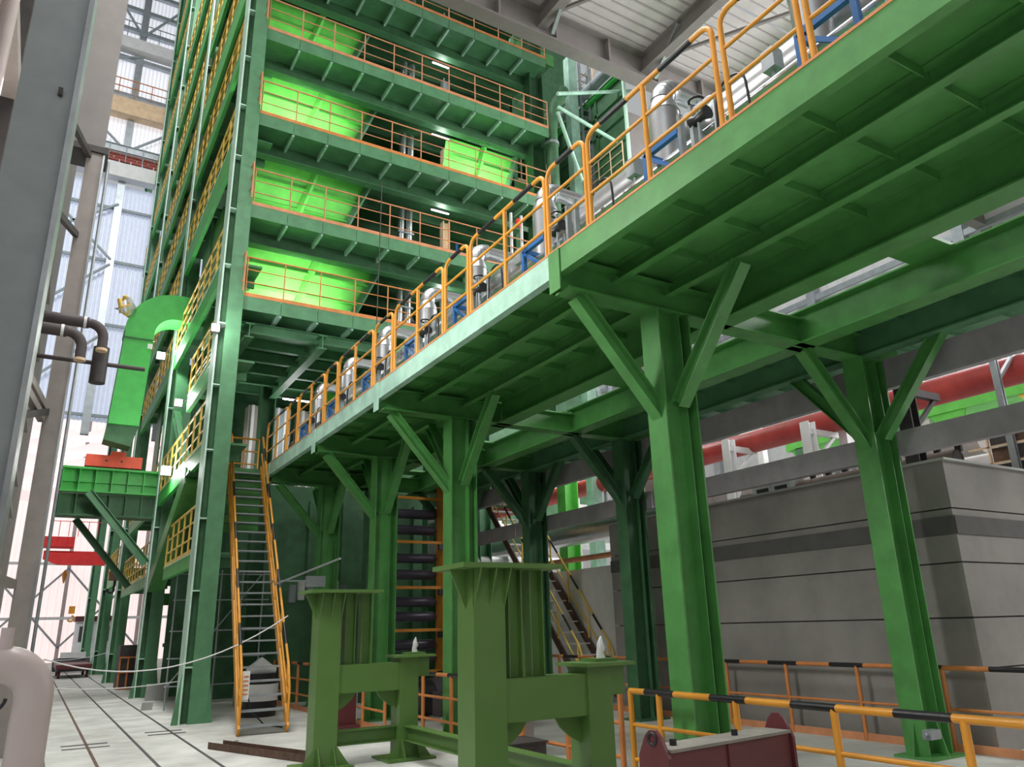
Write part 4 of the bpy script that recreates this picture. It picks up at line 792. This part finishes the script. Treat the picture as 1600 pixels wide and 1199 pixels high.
# ladder column, diagonal pipe and bracing on the right of the galleries
t = thing('ladder_column', 'pale green column with a caged ladder right of the galleries', 'column', (13.9, 18, 5))
point((13.2, 15.2, 15.5), 60, .3)  # bare point light with no lamp fixture
bld('shaft', M().box((13.6, 18, 0), (13.95, 18.3, 21)), G_P, t); bld('rail', M().box((14.05, 17.95, 5), (14.1, 18.05, 21)), STE, t); bld('rail', M().box((14.4, 17.95, 5), (14.55, 18.05, 21)), STE, t)
for k in range(52): bld('rung', M().box((14.1, 17.98, 5.1+k*.3), (14.4, 18.02, 5.14+k*.3)), STE, t)
t = thing('round_duct', 'long grey round duct along the top edge of the dark side wall', 'duct', (14.25, 16.3, 19.55))
for k in range(4): bld('duct_length', M().tube([(14.22, 15.9+k*1.5, 19.55), (14.22, 17.36+k*1.5, 19.55)], .19, 20), GRY, t); bld('band', M().tube([(14.22, 17.34+k*1.5, 19.55), (14.22, 17.4+k*1.5, 19.55)], .205, 20), STE, t)
t = thing('side_wall', 'dark green ribbed side wall with bright top flange right of the ladder column', 'wall', (14.46, 16.2, 11))
for k in range(5): bld('panel', M().box((14.46, 16.22+k*1.5, 11), (14.5, 17.7+k*1.5, 19.2)), G_D, t); bld('rib', M().box((14.4, 17.6+k*1.5, 11), (14.46, 17.7+k*1.5, 19.1)), G_D, t)
for z in (16.7, 17.6, 18.4): bld('girt', M().box((14.4, 16.22, z), (14.46, 23.7, z+.12)), G_D, t)
bld('top_flange', M().box((14.32, 16.1, 19.16), (14.5, 23.7, 19.32)), G_L, t); bld('corner_edge', M().box((14.42, 16.12, 11), (14.52, 16.2, 19.3)), G_W, t)
t = thing('side_gallery', 'narrow green side gallery below the dark side wall', 'deck', (14.3, 16.2, 15.5)); bld('edge_beam', M().box((14.25, 16.2, 15.2), (14.32, 22, 15.57)), G_T, t); bld('floor', M().box((14.3, 16.2, 15.5), (14.46, 22, 15.55)), G_T, t)
railing('pale railing along the narrow side gallery', (14.28, 16.25, 15.57), (14.28, 22, 15.57), [k/9 for k in range(10)], BGE, 1.0, .022)
railing('pale railing above the round duct', (14.5, 16.3, 19.75), (14.5, 23, 19.75), [k/9 for k in range(10)], BGE, 1.0, .022, toe=False)
t = thing('vertical_duct', 'grey round duct rising at the gallery ends', 'duct', (12, 17, 16)); bld('duct', M().tube([(11.95, 16.9, 9), (11.95, 16.9, 16.6), (12.1, 16.9, 17.5), (12.5, 16.9, 18.3)], .2, 16), G_D, t); bld('collar', M().tube([(11.95, 16.9, 16), (11.95, 16.9, 16.1)], .23, 16), STE, t)
for k, (a, b) in enumerate((((11.9, 16.4, 17.6), (15.0, 16.4, 18.9)), ((11.9, 16.4, 17.1), (14.2, 16.4, 16.6)), ((11.8, 16.3, 16.8), (12.6, 16.3, 14.6)))):
    one('brace_tube', M().tube([a, b], .06, 10), G_P, 'pale green tube brace at the gallery ends, %s' % ('upper', 'middle', 'lower')[k], 'brace')
t = thing('rear_gallery', 'dark green gallery floors and rails right of the ladder column', 'deck', (16, 21, 12))
for z in (11.5, 16.5, 19.5, 22.5, 25.5): bld('floor', M().box((12.2, 19.8, z-.3), (14.2, 25, z)), G_T, t); bld('edge_beam', M().box((12.2, 19.7, z-.5), (14.2, 19.8, z)), G_, t)
for k in range(2): bld('floor_beam', M().bar((12.5+k, 19.9, 16.1), (12.5+k, 24.8, 16.1), .15, .3), G_T, t)
bld('edge_post', M().box((12.2, 19.6, 8), (12.35, 19.75, 27)), G_T, t)
for z in (11.5, 16.5): railing('pale railing on the rear gallery, %s' % ('lower' if z < 15 else 'upper'), (12.3, 19.72, z), (14.2, 19.72, z), [k/7 for k in range(8)], BGE, 1.0, .025)
one('tower_wall_or_added_backing', M().box((12, 25.05, 5), (19, 25.15, 29)), G_D, 'dark green sheet wall behind the rear gallery', 'panel')
GR = {'filter_vessel': 'silver filter vessels on the platform', 'valve': 'black valves beside the vessels', 'hose': 'looped hoses on the platform', 'pipe_stand': 'goalpost pipe stands on the platform',
      'junction_box': 'junction boxes on the platform', 'support_column': 'green columns carrying the platform', 'tower_column': 'columns of the green tower', 'gallery_deck': 'gallery decks on the tower front',
      'side_walkway': 'side walkways on the tower left face', 'work_lamp': 'work lamps under the hoppers', 'floodlight': 'floodlights on the tower', 'pipe': 'thin silver pipes on the platform', 'hopper': 'sloped hopper plates in the galleries',
      'duct_casing': 'ribbed duct casings behind the stair head', 'inner_post': 'inner posts of the galleries', 'machine_block': 'machine casings inside the galleries', 'process_piping': 'piping inside the galleries',
      'fill_strip': 'added fill strips inside the tower', 'cable_tray_beam': 'dark grey beams behind the columns', 'machine_stand': 'olive machine stands', 'process_pipe': 'pipes in the right background', 'pipe_support': 'posts on the wall top',
      'pipe_rack_frame': 'trestle frames of the pipe rack', 'instrument_box': 'gearboxes behind the salmon railing', 'cable_drum': 'drums behind the salmon railing', 'barrier_rope': 'ropes across the aisle', 'wrapped_roll': 'wrapped rolls beyond the back stairs',
      'dark_partition': 'partition plates under the platform', 'stair_railing': 'stair handrails', 'brace_tube': 'tube braces at the gallery ends', 'knee_brace': 'knee braces under the runway', 'tower_wall_or_added_backing': 'wall and added backing panels behind the galleries',
      'runway_girder': 'runway girders', 'diagonal_brace': 'diagonal braces on the tower left face', 'infill_panel': 'infill plates on the tower left face', 'insulated_pipe': 'insulated pipes between the left columns', 'building_column': 'grey building columns', 'rubble_block': 'loose blocks on the floor', 'floor_block': 'blocks on the floor by the stands'}
for o in C.objects:
    if o.parent is None and 'category' in o and 'group' not in o:
        n = o.name.split('.')[0]; l = o['label']
        if n == 'guard_railing':
            g = 'bent tube railing sections on the platform edge' if 'bent' in l else 'railings on the tower left face' if 'tower left' in l else 'gallery railings on the tower front' if 'gallery' in l and 'tower' in l or 'left end' in l else 'railings on the ground floor' if o.location.z < .1 else 'other railings on high decks'
            o['group'] = g
        elif n in GR and (n+'.001') in bpy.data.objects: o['group'] = GR[n]
